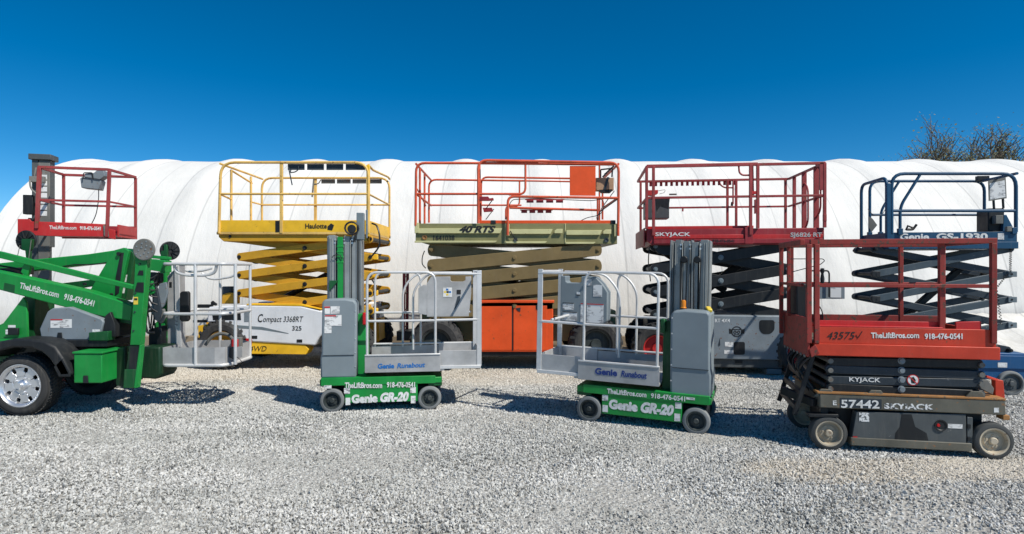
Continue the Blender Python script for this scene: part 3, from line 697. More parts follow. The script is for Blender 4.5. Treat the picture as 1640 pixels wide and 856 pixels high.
# folded arms : plates stacked between the pins
x0, x1 = X(1330), X(1578)
zz0, zz1 = Z(636), Z(575); hh = (zz1-zz0)/4
for k in range(4):
    zc_ = zz0+hh*(k+.5); sl = .007*(1 if k % 2 else -1)
    for yy in (cn+.04, cf-.085):
        q = MB(); arm_mb(q, (x0+.02*(k%2), zc_-sl), (x1-.015*(k%2), zc_+sl), yy, .045, hh*.90, .35); q.build('scissor_arm', SLATE if k in (1, 2) else BLK, R, .006)
        q = MB(); arm_mb(q, (x0+.02, zc_+hh*.45), (x1-.02, zc_+hh*.5), yy+(.05 if yy < 0 else -.05), .045, hh*.8, .3); q.build('scissor_arm', BLK, R, .004)
    q = MB(); q.lathe([(0,-.022),(.020,-.022),(.023,-.004),(.030,-.003),(.030,.01)], (S.p(1443.7,600,cn+.04)[0],cn+.04,zc_+hh*.2), n=18); q.build('centre_pin', GREYB, R)
    for x_ in (x0+.01, x1-.01): MB().tube([(x_,cn+.02,zc_),(x_,cf-.02,zc_)], .022, 12).build('end_pin', MOSS, R)
ftext(S, 'KYJACK', TXW, 1360,1410, 611, 6.6, cn+.0385, pyb1=612.5, bold=.015)
pc = S.p(1462, 609, cn+.038); MB().lathe([(0,-.001),(.047,-.001),(.047,.001)], (pc[0],cn+.0375,pc[2]), n=28).build('warning_decal', TXR, R)
MB().lathe([(0,-.001),(.040,-.001),(.040,.001)], (pc[0],cn+.0362,pc[2]), n=28).build('warning_decal', TXW, R)
MB().prism([(pc[0]-.012,pc[2]-.028),(pc[0]+.012,pc[2]-.03),(pc[0]+.022,pc[2]),(pc[0]+.005,pc[2]+.028),(pc[0]-.02,pc[2]+.02)], cn+.034,cn+.035).build('warning_decal', TXK, R)
MB().bar((pc[0]-.03,cn+.033,pc[2]+.03),(pc[0]+.03,cn+.033,pc[2]-.03),.001,.008).build('warning_decal', TXR, R)
for k, (a, b2) in enumerate(((1320,632),(1400,634),(1560,636))):
    q = S.p(a, b2, cn+.03); MB().prism([(q[0]-.09,q[2]-.02),(q[0]+.09,q[2]-.02),(q[0]+.05,q[2]+.05),(q[0]-.03,q[2]+.05)], cn+.012,cn+.03).build('pivot_bracket', DECKG, R, .004)
# platform
zb, zt = Z(573,1450), Z(553,1450)
m = MB(); m.box(X(1303), X(1600), cn-.02, cf, zb, zt); m.build('platform_frame', REDO, R, .006)
zl = Z(516)
m = MB(); m.box(X(1306), X(1595), cn-.005, cn+.012, zt, Z(526)); tb = m.build('toe_board', REDO, R, .004)
m = MB(); m.box(X(1306), X(1510), cn-.005, cn+.10, Z(526), Z(526)+.012); m.box(X(1306), X(1510), cn+.05, cn+.06, Z(526), zl); m.build('toe_lip', RED, R, .003)
m = MB(); m.box(X(1306), X(1595), cf-.012, cf, zt, zl); m.build('toe_board', REDB, R, .004)
m = MB(); m.box(X(1590), X(1595), cn, cf, zt, Z(530)); m.build('toe_board', REDO, R, .004)
m = MB(); m.box(X(1303), X(1600), cn+.01, cf-.01, zt, zt+.012); m.build('platform_floor', DECKG, R)
S.plate('fold_plate', RED, [(1531,516),(1572,515),(1572,529),(1555,529),(1552,534),(1546,529),(1531,530)], cn+.01, .02)
xl = X(1299)
m = MB(); m.box(xl-.035, xl-.012, cn-.01, cf, Z(576), Z(512)); m.build('end_panel', REDB, R, .006)
m = MB()
for k in range(7): m.box(xl-.042, xl-.030, cn+.05+.11*k, cn+.085+.11*k, Z(576)-.012, Z(576)+.012)
m.build('panel_clip', MOSS, R, .003)
S.plate('corner_foot', REDB, [(1296,560),(1306,552),(1313,566),(1300,573)], cn-.024, .02)
zr = Z(387); zm = Z(458)
def sq(name, mat, a, b2, w_=.038, h_=.038): return MB().bar(a, b2, w_, h_).build(name, mat, R, .004)
x5, x6 = X(1297), X(1591)
sq('top_rail', REDB, (x5,cn,zr), (x6+.02,cn,zr), .04, .045); sq('top_rail', REDB, (x5,cf,zr), (x6+.02,cf,zr), .04, .045)
sq('top_rail', REDB, (x5-.05,cn+.04,zr), (x5-.05,cf,zr), .04,.05); sq('top_rail', REDB, (x6,cn+.03,zr), (x6,cf-.03,zr))
sq('mid_rail', REDB, (x5,cn,zm), (x6,cn,zm), .03, .032); sq('mid_rail', REDB, (x5,cf,zm), (x6,cf,zm), .026,.026)
sq('mid_rail', REDB, (x5-.05,cn+.04,zm), (x5-.05,cf,zm), .026,.026)
for px_ in (1295, 1307.5, 1511, 1590): yy_ = cn-.004 if px_ != 1511 else cn+.036; sq('post', REDB, (X(px_),yy_,zt+(.0 if px_ < 1500 else .03)), (X(px_),yy_,zr-.02), .042,.042)
for px_ in (1307, 1420, 1511, 1590): 
    if px_ != 1420: sq('post', REDB, (X(px_),cf,zt), (X(px_),cf,zr-.02), .036,.036)
sq('post', REDB, (x5-.05,cf-.02,zt), (x5-.05,cf-.02,zr-.02), .036,.036); sq('post', REDB, (x5-.05,cn+.50,zl), (x5-.05,cn+.50,zr-.02), .03,.03)
# controls and details inside
q = S.p(1280,480,0); 
m = MB(); m.box(xl-.02, xl+.10, -.02, .32, Z(526,c=.1), Z(455,c=.1)); bb = m.build('manual_box', BLKP, R, .012)
S.plate('information_plate', GREYB, [(1311,459),(1353,458),(1353,479),(1311,479)], .30, .006)
sticker(S, 1330,461,1347,477, .298)
m = MB().tube([S.p(a,b2,.28) for a,b2 in ((1298,434),(1326,434),(1328,438),(1328,476))], .008, 8, .03); m.build('control_guard', BLK, R)
m = MB(); a0 = S.p(1317,450,.26); m.lathe([(.0,-.03),(.018,-.02),(.02,.02),(.012,.07),(.02,.09),(.018,.12),(0,.125)], a0, 'z', 12); m.build('joystick', BLKP, R)
m = MB().tube([S.p(a,b2,.2) for a,b2 in ((1303,476),(1318,500),(1318,520))], .005, 6, .05); m.tube([S.p(a,b2,.1) for a,b2 in ((1266,415),(1318,415),(1321,418),(1314,424),(1268,436))], .004, 6, .02); m.build('control_cable', HOSE, R)
# hoses, ladder and links under the end
rg = random.Random(4); m = MB()
for k in range(11):
    a = cn+.06+rg.random()*.6; b2 = cn+.06+rg.random()*.6; xx = xl-.02+rg.random()*.05
    m.tube([(xx+.05,a,zb),(xx-.03-rg.random()*.05,a+.02,.72),(xx-.06+rg.random()*.08,(a+b2)/2,.60),(xx+.10,b2,.45),(xx+.12,b2,.32)], .009+.004*rg.random(), 6, .10)
m.build('hydraulic_hose', HOSE, R)
m = MB()
for k in range(4): m.bar((xl-.09+.04*k, cn+.10, .34+.13*k), (xl-.09+.04*k, cf-.14, .37+.13*k), .03,.05)
m.bar((xl-.11,cn+.10,.28),(xl+.05,cn+.10,.84),.02,.04); m.bar((xl-.11,cf-.14,.28),(xl+.05,cf-.14,.84),.02,.04)
m.bar((xl-.14,.0,.44),(xl+.05,cn+.06,.40),.05,.07); m.bar((xl-.02,cn+.04,.30),(xl+.22,cn+.04,.31),.1,.025); m.bar((xl+.12,cn+.06,.18),(xl+.12,cn+.06,.40),.06,.05)
m.build('ladder', BLK, R, .004)
S.plate('end_bracket', REDO, [(1594,608),(1607,610),(1610,642),(1594,640)], cn+.12, .06)
MB().bar(S.p(1578,603,cn+.1),S.p(1596,609,cn+.14),.03,.02).build('link_bar', REDO, R, .003)
MB().prism(S.poly([(1566,608),(1580,608),(1590,622),(1588,632),(1568,622)],cn+.1),cn+.08,cn+.12).build('valve_bracket', MOSS, R, .004)
MB().bar((xb-.02,cn+.05,Z(659)-.02),(xb+.03,cn+.05,Z(659)-.02),.1,.04).build('pothole_shoe', RUSTY, R, .004)
ftext(S, 'TheLiftBros.com', TXW, 1395,1472, 541.5, 8.3, cn-.0065, tb, bold=.03)
ftext(S, '918-476-0541', TXW, 1481,1541.5, 543, 8.2, cn-.0065, tb, bold=.03)
ftext(S, '43575', TXK, 1325,1370, 543.5, 11.5, cn-.0065, tb, shear=.3)
m = MB().tube([S.p(a,b2,cn-.007) for a,b2 in ((1371,537),(1374,542),(1381,531))], .0035, 5); m.build('marker_tick', TXK, tb)
# ------------------------------------------------------------------ green towable boom lift
T = Frame('towable_boom_lift', -4.7, 7.0, 0, 'green towable boom lift on a trailer axle with a bare aluminium basket', 'boom lift')
R = T.o
def pl(name, mat, pts, c, th, parent=None, bev=.005): return T.plate(name, mat, pts, c, th, parent, bev)
# chassis
zc = .62
m = MB(); m.box(-2.3,.30,-.38,-.28,.52,.62); m.box(-2.3,.30,.25,.35,.52,.62); m.box(-1.3,-1.2,-.3,.3,.5,.62); m.box(.2,.3,-.3,.3,.5,.62); m.box(-2.4,-1.0,-.45,.45,.62,.70)
m.build('trailer_frame', GREEND, R, .006)
m = MB(); m.box(-1.35,.1,-.22,.3,.42,.80); m.build('turret_base', BLK, R, .02)
m = MB(); m.tube([(-1.07,-.5,.345),(-1.07,.62,.345)], .045, 12); m.build('axle', BLK, R)
for yy, out in ((-.62,-1),(.42,1)):
    cx, cz = T.p(31,616,-.62)[0], .335; r_, w_ = .335, .21
    hub = MB().lathe([(0,-.015),(.028,-.015),(.032,.02),(.055,.03),(.06,.05),(.095,.055),(.10,.04),(.115,.04)], (cx,yy,cz), n=32).build('wheel', CHR, R)
    MB().lathe([(.19,.06),(.20,.02),(.215,.012),(.225,.0),(.232,.0),(.235,.03),(.215,.05),(.205,w_-.02),(.19,w_-.02)], (cx,yy,cz), n=48).build('rim', CHR if out < 0 else BLK, hub)
    MB().lathe([(0,w_*.55),(.2,w_*.55),(.2,w_*.6),(0,w_*.6)], (cx,yy,cz), n=32).build('brake_drum', BLK, hub)
    if out > 0: hub.data.materials[0] = BLK  # far hub, rim and spokes coloured black in place of shade below the trailer
    sp = MB()
    for k in range(8):
        a = 2*PI*k/8+.15; poly = []
        for rr, da in ((.105,-.392),(.145,-.36),(.150,-.25),(.190,-.29),(.205,-.392),(.205,.392),(.190,.29),(.150,.25),(.145,.36),(.105,.392)):
            poly.append((cx+math.cos(a+da)*rr, cz+math.sin(a+da)*rr))
        sp.prism(poly, yy+.035, yy+.048)
    sp.build('spokes', CHR if out < 0 else BLK, hub, .003)
    m = MB()
    for k in range(5):
        a = 2*PI*k/5; m.lathe([(0,.018),(.009,.018),(.010,.04)], (cx+math.cos(a)*.078, yy, cz+math.sin(a)*.078), n=6)
    m.build('wheel_nuts', CHR, hub)
    ty = [(.228,.02),(.235,.0),(.262,-.008),(.30,.0),(.322,.02),(.333,.04),(.335,w_*.5),(.333,w_-.04),(.32,w_-.02),(.28,w_),(.228,w_-.02)]
    t2 = MB().lathe(ty, (cx,yy,cz), n=56)
    for rr in (.245,.285,.312): t2.lathe([(rr-.002,-.009+abs(rr-.262)*.15),(rr,-.012+abs(rr-.262)*.3),(rr+.003,-.009+abs(rr-.262)*.2),(rr+.003,.02),(rr-.002,.02)], (cx,yy,cz), n=48)
    for k in range(60):
        a = 2*PI*k/60
        for j, oy in enumerate((.03,.08,.135,.18)):
            aa = a+(j%2)*.05; p = Vector((cx+math.cos(aa)*.336, yy+oy, cz+math.sin(aa)*.336)); tn = Vector((-math.sin(aa),0,math.cos(aa)))
            t2.bar(p-tn*.012-Vector((0,.018,0)), p+tn*.004+Vector((0,.018,0)), .012, .008, up=(math.cos(aa),0,math.sin(aa)))
    t2.build('tyre', RUB, hub)
outer = [(-28,562),(-15,552),(0,547),(20,543),(50,544),(70,547),(88,556),(100,574),(112,597),(113,602)]
inner = [(96,603),(88,588),(78,574),(66,564),(50,558),(20,557),(0,562),(-20,575)]
pl('fender', BLKP, outer+inner, -.70, .32, bev=.02)
m = MB().prism(T.poly([(100,574),(112,597),(112,604),(94,604),(86,588)],-.70), -.70,-.685); m.build('fender_lip', BLKP, R, .005)
# grey cover, boxes
cv = pl('battery_cover', GREYB, [(76,499),(84,494),(111,492),(162,511),(166,516),(158,545),(66,545),(63,527)], -.42, .42, bev=.012)
sticker(T, 81,511.5,115,525.5, -.4205, cv); sticker(T, 81,511.5,100,513.3, -.423, cv, TXR)
sticker(T, 148,528,160,532, -.4205, cv)
pl('cover_latch', BLK, [(92,533),(98,533),(99,542),(91,542)], -.435, .012, cv, .003)
pl('deck_plate', BLK, [(55,545),(172,545),(172,556),(60,556)], -.44, .55)
pl('slew_bracket', BLK, [(168,506),(176,500),(184,520),(184,540),(164,540)], -.40, .30)
pl('stub_box', GREEND, [(142,533),(173,531),(173,546),(142,546)], -.46, .12)
m = MB(); a, b2 = T.p(118,567,-.66), T.p(163,614,-.66); m.box(a[0], b2[0], -.66, -.22, b2[2], a[2]); gb = m.build('battery_box', GREEN, R, .010)
m = MB(); m.box(a[0]-.012, b2[0]+.012, -.67, -.21, a[2], a[2]+.022); m.build('lid', GREEN, gb, .006)
pl('hasp', BLK, [(133,602),(140,602),(141,614),(133,614)], -.672, .012, gb, .003)
pl('side_frame', GREEN, [(102,573),(118,572),(118,590),(108,588)], -.5, .06)
# left turret post
pl('turret_plate', GREEN, [(37,476),(42,486),(44,544),(0,546),(-8,546),(-8,524),(5,518)], -.30, .03)
pl('turret_plate', GREEND, [(39,474),(56,474),(54,546),(40,546)], -.18, .30)
bx_ = pl('lower_control_box', BLKP, [(11,526),(28,526),(28,537),(11,537)], -.34, .03); sticker(T, 13,521,25,525, -.302); sticker(T,9,528,12.5,536,-.342)
pl('turret_base_plate', GREEN, [(-10,545),(12,545),(10,556),(-10,560)], -.45, .3)
# booms
mb = pl('main_boom', GREEN, [(-60,424),(0,436),(140,466.3),(190,482),(212,490),(209,514),(172,509),(140,502),(0,465),(-60,452)], -.36, .15, bev=.010)
for sec in ((-60,424,452,-20,432),): pass
ftext(T, 'TheLiftBros.com', TXW, 31,93.5, 461.5, 9, -.3605, mb, pyb1=477, bold=.02)
ftext(T, '918-476-0541', TXW, 102,150, 479.5, 9, -.3605, mb, pyb1=491, bold=.03)
pl('boom_end_block', GREEND, [(176,484),(212,486),(211,520),(170,512)], -.30, .16)
pl('boom_wear_patch', GREEND, [(7,453),(24,457),(23,470),(5,466)], -.3605, .001, mb, 0)
pl('link_bar', GREEN, [(-60,392),(0,403.5),(140,439),(212,457),(211,464),(140,448),(0,414),(-60,403)], -.27, .06)
pl('upper_boom', GREEN, [(-40,426),(54,416),(140,407.5),(184,401),(192,404),(171,422),(140,424.5),(44,435),(-40,443)], .0, .14, bev=.010)
pl('upper_boom_link', BLK, [(0,430),(46,428),(46,440),(0,440)], -.1, .08)
pl('upper_link', GREEND, [(90,455),(140,449),(206,444),(206,452),(140,460),(110,465)], .04, .06)
pl('elbow_arm', GREEN, [(169,423),(183,401),(198,397),(206,402),(190,478),(160,474),(143,467)], -.06, .05)
pl('elbow_arm', GREEND, [(203,398),(213,405),(215,414),(208,452),(200,482),(189,478)], -.0, .14)
pl('elbow_slot', BLK, [(193,405),(198,405),(190,470),(184,474),(185,445)], -.065, .006, None, .001)
for px_, py_, c_, r_ in ((191,407,-.065,.022),(41,428,-.11,.02),(179,472,-.065,.016),(136,455,-.06,.015)):
    q = T.p(px_,py_,c_); MB().lathe([(0,-.02),(r_,-.02),(r_,.01)], q, n=14).build('pivot_bolt', BLK, R)
pl('boom_bracket', GREEN, [(33,436),(40,418),(50,422),(42,446)], -.24, .04)
MB().tube([T.p(40,446,-.2),T.p(48,424,-.2)], .018, 10).build('boom_cylinder', BLK, R)
m = MB().tube([T.p(0,432,-.16),T.p(22,436,-.16),T.p(36,443,-.16)], .012, 8, .05); m.tube([T.p(0,426,-.14),T.p(26,430,-.14),T.p(44,438,-.14)], .010, 8, .05)
m.tube([T.p(100,427,-.02),T.p(120,424,-.02),T.p(150,424,-.02),T.p(175,420,-.02)], .006, 6, .02); m.tube([T.p(150,515,-.2),T.p(160,525,-.2),T.p(178,515,-.2),T.p(186,495,-.2)], .006, 6, .05)
m.build('hydraulic_hose', HOSE, R)
m = MB()
# outrigger folded up: near leg
leg = pl('outrigger', GREEN, [(217,409),(236,409),(228,500),(224,553),(208,553),(212,500)], -.56, .09)
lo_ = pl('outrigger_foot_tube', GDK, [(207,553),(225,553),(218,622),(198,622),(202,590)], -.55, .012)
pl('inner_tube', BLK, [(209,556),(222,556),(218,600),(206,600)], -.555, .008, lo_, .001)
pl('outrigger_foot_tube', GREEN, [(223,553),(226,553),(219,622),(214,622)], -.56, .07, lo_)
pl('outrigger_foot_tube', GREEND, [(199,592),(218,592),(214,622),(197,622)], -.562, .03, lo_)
for q in ((225,437,.032,.024),(223,460,.05,.05),):
    a = T.p(q[0],q[1],-.56); m2 = MB(); m2.prism([(a[0]-q[2],a[2]-q[3]),(a[0]+q[2],a[2]-q[3]*1.2),(a[0]+q[2],a[2]+q[3]),(a[0]-q[2]*.4,a[2]+q[3])], -.566,-.559); m2.build('leg_slot', BLK, leg, .002)
def pad(name, mat, px_, py_, c_, r_, mm, rot=0, ribsn=0):
    q = T.p(px_,py_,c_); m3 = MB()
    m3.lathe([(0,-.008),(r_*.93,-.012),(r_,-.006),(r_,.006),(0,.010)], (0,0,0), n=36)
    for k in range(ribsn):
        a = 2*PI*k/ribsn; m3.bar((math.cos(a)*r_*.2,-.02,math.sin(a)*r_*.2),(math.cos(a)*r_*.93,-.012,math.sin(a)*r_*.93),.016,.007)
    o = m3.build(name, mat, R); o.location = q; o.rotation_euler = (0,0,rot); return o
p1 = pad('foot_pad', MOSS, 231,400,-.58,.118,0)
for k in range(14):
    a = k*2.4; rr = .1*math.sqrt((k+.5)/14); MB().lathe([(0,-.0145),(.008,-.0145),(.009,-.010)], (math.cos(a)*rr,0,math.sin(a)*rr), n=8).build('pad_dimple', GREYP, p1)
pad('foot_pad', BLKP, 42,385.5,.1,.122,0,0,10)
pad('foot_pad', BLKP, 272,402,.25,.115,0,math.radians(52),10)
pl('pad_bracket', GREEND, [(34,383),(50,383),(49,398),(46,402),(46,420),(42,420),(40,402),(34,400)], .02, .05)
m = MB().tube([T.p(32,393,0),T.p(28,411,0)], .004, 6); m.tube([T.p(50,385,0),T.p(46,414,0)], .005, 6); m.build('pad_lanyard', MOSS, R)
pl('outrigger', GREEN, [(256,412),(265,408),(267,500),(262,560),(252,560),(255,500)], .18, .09)
pl('cross_tube', GREEN, [(238,415),(264,418),(264,437),(240,433)], -.20, .14)
pl('cross_tube', GREEN, [(243,409),(272,412),(272,417),(243,414)], .1, .04); pl('bracket', GREEND, [(257,402),(262,402),(262,392),(267,392),(268,412),(257,412)], .16, .03)
pl('winch_plate', GREYB, [(255,455),(266,452),(268,470),(262,490),(252,500),(244,505),(238,495),(250,480)], -.18, .03)
pl('winch_plate', MOSS, [(247,497),(262,495),(266,508),(258,519),(248,512)], -.19, .03)
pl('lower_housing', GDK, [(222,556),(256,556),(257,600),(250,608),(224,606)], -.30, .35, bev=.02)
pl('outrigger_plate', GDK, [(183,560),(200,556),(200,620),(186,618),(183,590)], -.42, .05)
pl('lower_link', GREEN, [(246,520),(262,505),(266,540),(262,560),(252,560),(250,545)], .05, .05)
rg = random.Random(11); m = MB()
for k in range(12):
    a = (236+rg.random()*22, 436+rg.random()*20); b2 = (236+rg.random()*22, 490+rg.random()*50); md_ = (230+rg.random()*30, 455+rg.random()*40)
    cc = -.2+rg.random()*.3; m.tube([T.p(a[0],a[1],cc),T.p(md_[0],md_[1],cc+.04),T.p(b2[0],b2[1],cc)], .009, 6, .1)
m.tube([T.p(233,520,-.25),T.p(234,500,-.25),T.p(246,497,-.25)], .014, 8, .03); m.tube([T.p(233,520,-.25),T.p(236,534,-.25),T.p(247,533,-.25)], .014, 8, .03)
m.build('hydraulic_hose', HOSE, R)
pl('hose_block', BLK, [(240,436),(256,438),(256,452),(244,462),(238,456)], -.05, .08); pl('hose_block', BLK, [(238,528),(258,522),(258,556),(238,556)], -.05, .12)
pl('timber_block', WOOD, [(170,540),(196,537),(198,552),(172,552)], -.1, .2)
# bolts, pins and warning stickers on the outrigger and the knuckle
for k,(px_,py_) in enumerate(((224,423),(217,470),(216,500),(214,530),(230,415))):
    q = T.p(px_,py_,-.56); MB().lathe([(0,-.008),(.010,-.008),(.011,.002)], q, n=6).build('bolt', SLATE, leg)
sticker(T, 214,476,221,488, -.5605, leg, YELC); sticker(T, 215,478,220,481, -.563, leg, TXK)
for q in ((199,416,203,432),(197,440,202,452),(194,458,199,470)): T.plate('warning_label', LAB, [(q[0]+2,q[1]),(q[2]+2,q[1]),(q[2],q[3]),(q[0],q[3])], -.003, .002, None, 0)
pl('knuckle_slot', BLK, [(203,410),(207,410),(200,446),(196,446)], -.004, .003, None, .001)
m = MB()
for k in range(6): m.tube([T.p(232,438+6*k,-.34),T.p(240,448+9*k,-.30),T.p(252,440+12*k,-.26)], .008, 6, .05)
m.build('hydraulic_hose', HOSE, R)
T.plate('jib_link', SLATE, [(244,462),(250,458),(258,500),(254,516),(247,512)], -.22, .03); T.plate('jib_cylinder_mount', GREEN, [(236,452),(243,450),(246,470),(238,474)], -.28, .04)
# basket
cn, cf = -.25, .45
B = MB(); a, b2 = T.p(261,557,cn), T.p(366,584,cn); bx0, bx1, bz0, bz1 = a[0], b2[0]-.02, b2[2], a[2]
tray = [(bx0,cn),(bx1-.14,cn),(bx1-.04,cn+.05),(bx1,cn+.16),(bx1,cf-.14),(bx1-.12,cf),(bx0,cf)]
m = MB(); n_ = len(tray)
for i in range(n_):
    a, b2 = Vector((*tray[i],0)), Vector((*tray[(i+1)%n_],0)); m.bar(a+Vector((0,0,(bz0+bz1)/2)), b2+Vector((0,0,(bz0+bz1)/2)), .006, bz1-bz0)
bk = m.build('basket', ALUP, R)
m = MB()
for k in range(15): y_ = cn+.02+k*(cf-cn-.04)/14; m.box(bx0, bx1-(.1 if k in (0,14) else .01), y_-.012, y_+.012, bz0, bz0+.012)
for k in range(14): x_ = bx0+.02+k*(bx1-bx0-.06)/13; m.box(x_-.012, x_+.012, cn+.01, cf-.01, bz0+.003, bz0+.009)
m.build('basket_floor', ALUP, bk)
def br(name, pts, r=.017, fil=.1, closed=False): return MB().tube([p for p in pts], r, 10, fil, closed).build(name, ALU, bk)
def loop(z, ex=.012): return [(x-(ex if x < bx0+.01 else -ex), y_-(ex if y_ < cn+.2 else -ex), z) for x, y_ in [(bx0,cn),(bx1-.05,cn),(bx1,cn+.12),(bx1,cf-.1),(bx1-.08,cf),(bx0,cf)]]
zt_, zm_ = T.p(313,423,cn)[2], T.p(313,503,cn)[2]
br('top_rail', loop(zt_), closed=True); br('mid_rail', loop(zm_), closed=True); br('bottom_rail', loop(bz0-.01), .019, closed=True)
for px_, c_ in ((313,cn-.012),(377,cn+.0)):
    x_ = T.p(px_,500,c_)[0]; br('post', [(x_,c_,bz0),(x_,c_,zt_)], .0185, 0)
xr = bx1+.01; 
for x_, y_ in ((xr, cf-.12),(T.p(352,500,cf)[0],cf+.01),(T.p(290,500,cf)[0],cf+.01)): br('post', [(x_,y_,bz0),(x_,y_,zt_)], .0165, 0)
br('grab_loop', [T.p(279,424,cn+.0),T.p(281,436,cn+.02),T.p(297,441.5,cn+.03),T.p(331,441.5,cn+.03),T.p(345,437,cn+.02),T.p(347,424,cn)], .017, .08)
br('grab_loop', [T.p(291,430,cf),T.p(302,436,cf),T.p(325,434,cf),T.p(340,430,cf)], .014, .08); br('grab_loop', [T.p(324,438,cf-.05),T.p(333,446,cf-.05),T.p(345,448,cf-.05),T.p(370,444,cf-.05),T.p(377,440,cf-.05)], .014, .06)
T.plate('mount_post', ALUP, [(268,443),(286,425),(287,556),(268,556)], .08, .14, bk); T.plate('mount_post', ALU, [(279,430),(286,425),(290,556),(281,556)], .06, .02, bk)
T.plate('mount_hole', BLK, [(271,452),(275,452),(275,461),(271,461)], .078, .002, bk, 0); sticker(T, 280,500,285,523, .058, bk)
T.plate('back_pad', BLKP, [(287.5,470),(291,467),(300,467),(302,470),(302,512),(299,515.5),(290,515.5),(287.5,512)], .0, .05, bk, .008)
m = MB().tube([T.p(329,553,.2),T.p(338,540,.2),T.p(352,534,.2),T.p(366,536,.2),T.p(374,545,.2)], .02, 8, .08); m.build('hose_bundle', MOSS, bk)
tlp = T.plate('tail_light_bracket', MOSS, [(369,541),(386,541),(386,557),(369,557)], -.16, .05, bk); 
T.plate('tail_light', LENS, [(370,544),(381,544),(381,556),(370,556)], -.175, .02, bk)
T.plate('licence_plate', ALUP, [(378,556),(388,555),(388,572),(378,574)], -.17, .006, bk)
T.plate('side_light', BLKP, [(368,557),(374,557),(373,576),(366,572)], -.165, .03, bk)
T.plate('tail_light', LENS, [(392,543),(401,543),(401,553),(392,553)], .42, .05, bk)
MB().tube([T.p(379,572,cn),T.p(387,578,cn),T.p(389,590,cn),T.p(389,599,cn)], .004, 6, .05).build('loose_wire', HOSE, bk)

# ------------------------------------------------------------------ red platform on a grey mast
V = Frame('mast_lift', -5.80, 8.15, 14, 'raised red one man platform on a tall dark grey mast at the far left', 'mast lift')
R = V.o; cn, cf = -.33, .33
mz0 = .3; a = V.p(48,250,.36); b2 = V.p(79,250,.36)
m = MB(); xm0, xm1 = a[0], b2[0]; w3 = (xm1-xm0)
m.box(xm0+.02, xm0+w3*.42, .36,.52, .3, 3.12); m.box(xm0+w3*.46, xm1, .36,.52, 1.9, 3.12); m.box(xm0+w3*.42, xm0+w3*.47, .40,.50, .3, 3.10)
m.box(xm0+w3*.40, xm0+w3*.86, .40,.51, .3, 2.0); m.build('mast', CHAR, R, .006)
m = MB(); m.box(xm0+w3*.45, xm1+.01, .345,.36, 1.45, 3.08); m.box(xm0+w3*.55, xm0+w3*.9, .385,.40, .5,1.44)
mp_ = m.build('mast_cover_plate', MOSS, R, .003)
m = MB(); m.box(xm0-.01, xm1+.03, .33,.56, 3.12, 3.20); m.build('mast_cap', CHAR, R, .008)
for k in range(7): 
    z_ = 2.88-.085*k; MB().box(xm1-.13, xm1-.02, .342,.344, z_-.035, z_+.03).build('label_sticker', LAB if k % 2 else TXW, mp_)
m = MB(); m.box(xm0-.06, xm0+.06, .30,.40, 2.35, 2.62); m.box(xm0+.0, xm0+.07,.3,.36,2.15,2.30); m.build('junction_box', BLKP, R, .008)
m = MB(); m.box(xm0+.02,xm0+.20,.29,.36,2.80,2.88); m.tube([(xm0+.03,.29,2.82),(xm0+.05,.27,2.70),(xm0+.13,.27,2.62),(xm0+.16,.3,2.56)],.012,8,.05); m.tube([(xm0+.08,.3,2.88),(xm0+.1,.3,3.0)],.012,8); m.build('limit_switch', MOSS, R, .003)
m = MB(); m.box(-.62,.62,-.36,.36,.12,.34); m.build('chassis', REDD, R, .01)
for x_ in (-.5,.5):
    wheel(R, x_, -.38, .15, .15, .09); wheel(R, x_, .29, .15, .15, .09)
m = MB(); m.box(xm0-.02,xm1+.05,.1,.72,.34,.9); m.build('power_pack', CHAR, R, .02)
V.plate('toe_board', RED, [(28,351),(47,351),(50,355),(120,357),(170,359.5),(170,379.5),(120,379),(80,378.5),(28,376)], cn, .02, bev=.004)
zt2 = V.p(62,352,cn)[2]; zb2 = V.p(100,379,cn)[2]
x0, x1 = V.p(62,300,cn)[0], V.p(174,300,cn)[0]
m = MB(); m.box(x0-.02,x1+.12,cn+.02,cf,zb2+.02,zb2+.05); m.build('platform_floor', REDD, R, .004)
m = MB(); m.box(x1+.10,x1+.12,cn,cf,zb2,zt2-.05); m.build('toe_board', RED, R, .003); m = MB(); m.box(x0,x1+.12,cf-.01,cf+.01,zb2,zt2-.03); m.build('toe_board', REDD, R, .003)
V.plate('gate_sill', RED, [(170,366),(184,369),(184,384),(166,380)], cn-.002, .03)
V.plate('gate_latch', MOSS, [(165,361),(173,361),(174,380),(166,378)], cn-.015, .02)
zr = V.p(120,270,cn)[2]; zm = V.p(120,322,cn)[2]
def sq(name, a, b2, w_=.032): return MB().bar(a, b2, w_, w_).build(name, REDR, R, .003)
for cc in (cn, cf):
    sq('top_rail', (x0,cc,zr), (x1+(.1 if cc == cf else 0),cc,zr), .034); sq('mid_rail', (x0,cc,zm), (x1+(.1 if cc == cf else 0),cc,zm), .028)
sq('post', (x0-.02,cn,zb2+.1), (x0+.01,cn,zr-.01), .042); sq('post', (x1-.02,cn,zb2), (x1+.01,cn,zr-.01), .038)
sq('post', (x0,cf,zb2), (x0,cf,zr-.01)); sq('post', (x1+.10,cf,zb2), (x1+.10,cf,zr-.01), .034)
sq('top_rail', (x0,cn,zr), (x0,cf,zr)); sq('top_rail', (x1,cn,zr), (x1+.10,cf,zr)); sq('mid_rail', (x0,cn,zm), (x0,cf,zm), .026); sq('mid_rail', (x1,cn,zm),(x1+.1,cf,zm), .024)
cbx = V.plate('control_box', GREYB, [(128,286),(131,284),(158,286),(162,290),(158,304),(130,301)], .05, .16, bev=.008)
V.plate('control_box_top', GREYB, [(134,284),(136,278),(150,277),(156,272),(166,273),(168,282),(160,288)], .03, .14, bev=.008)
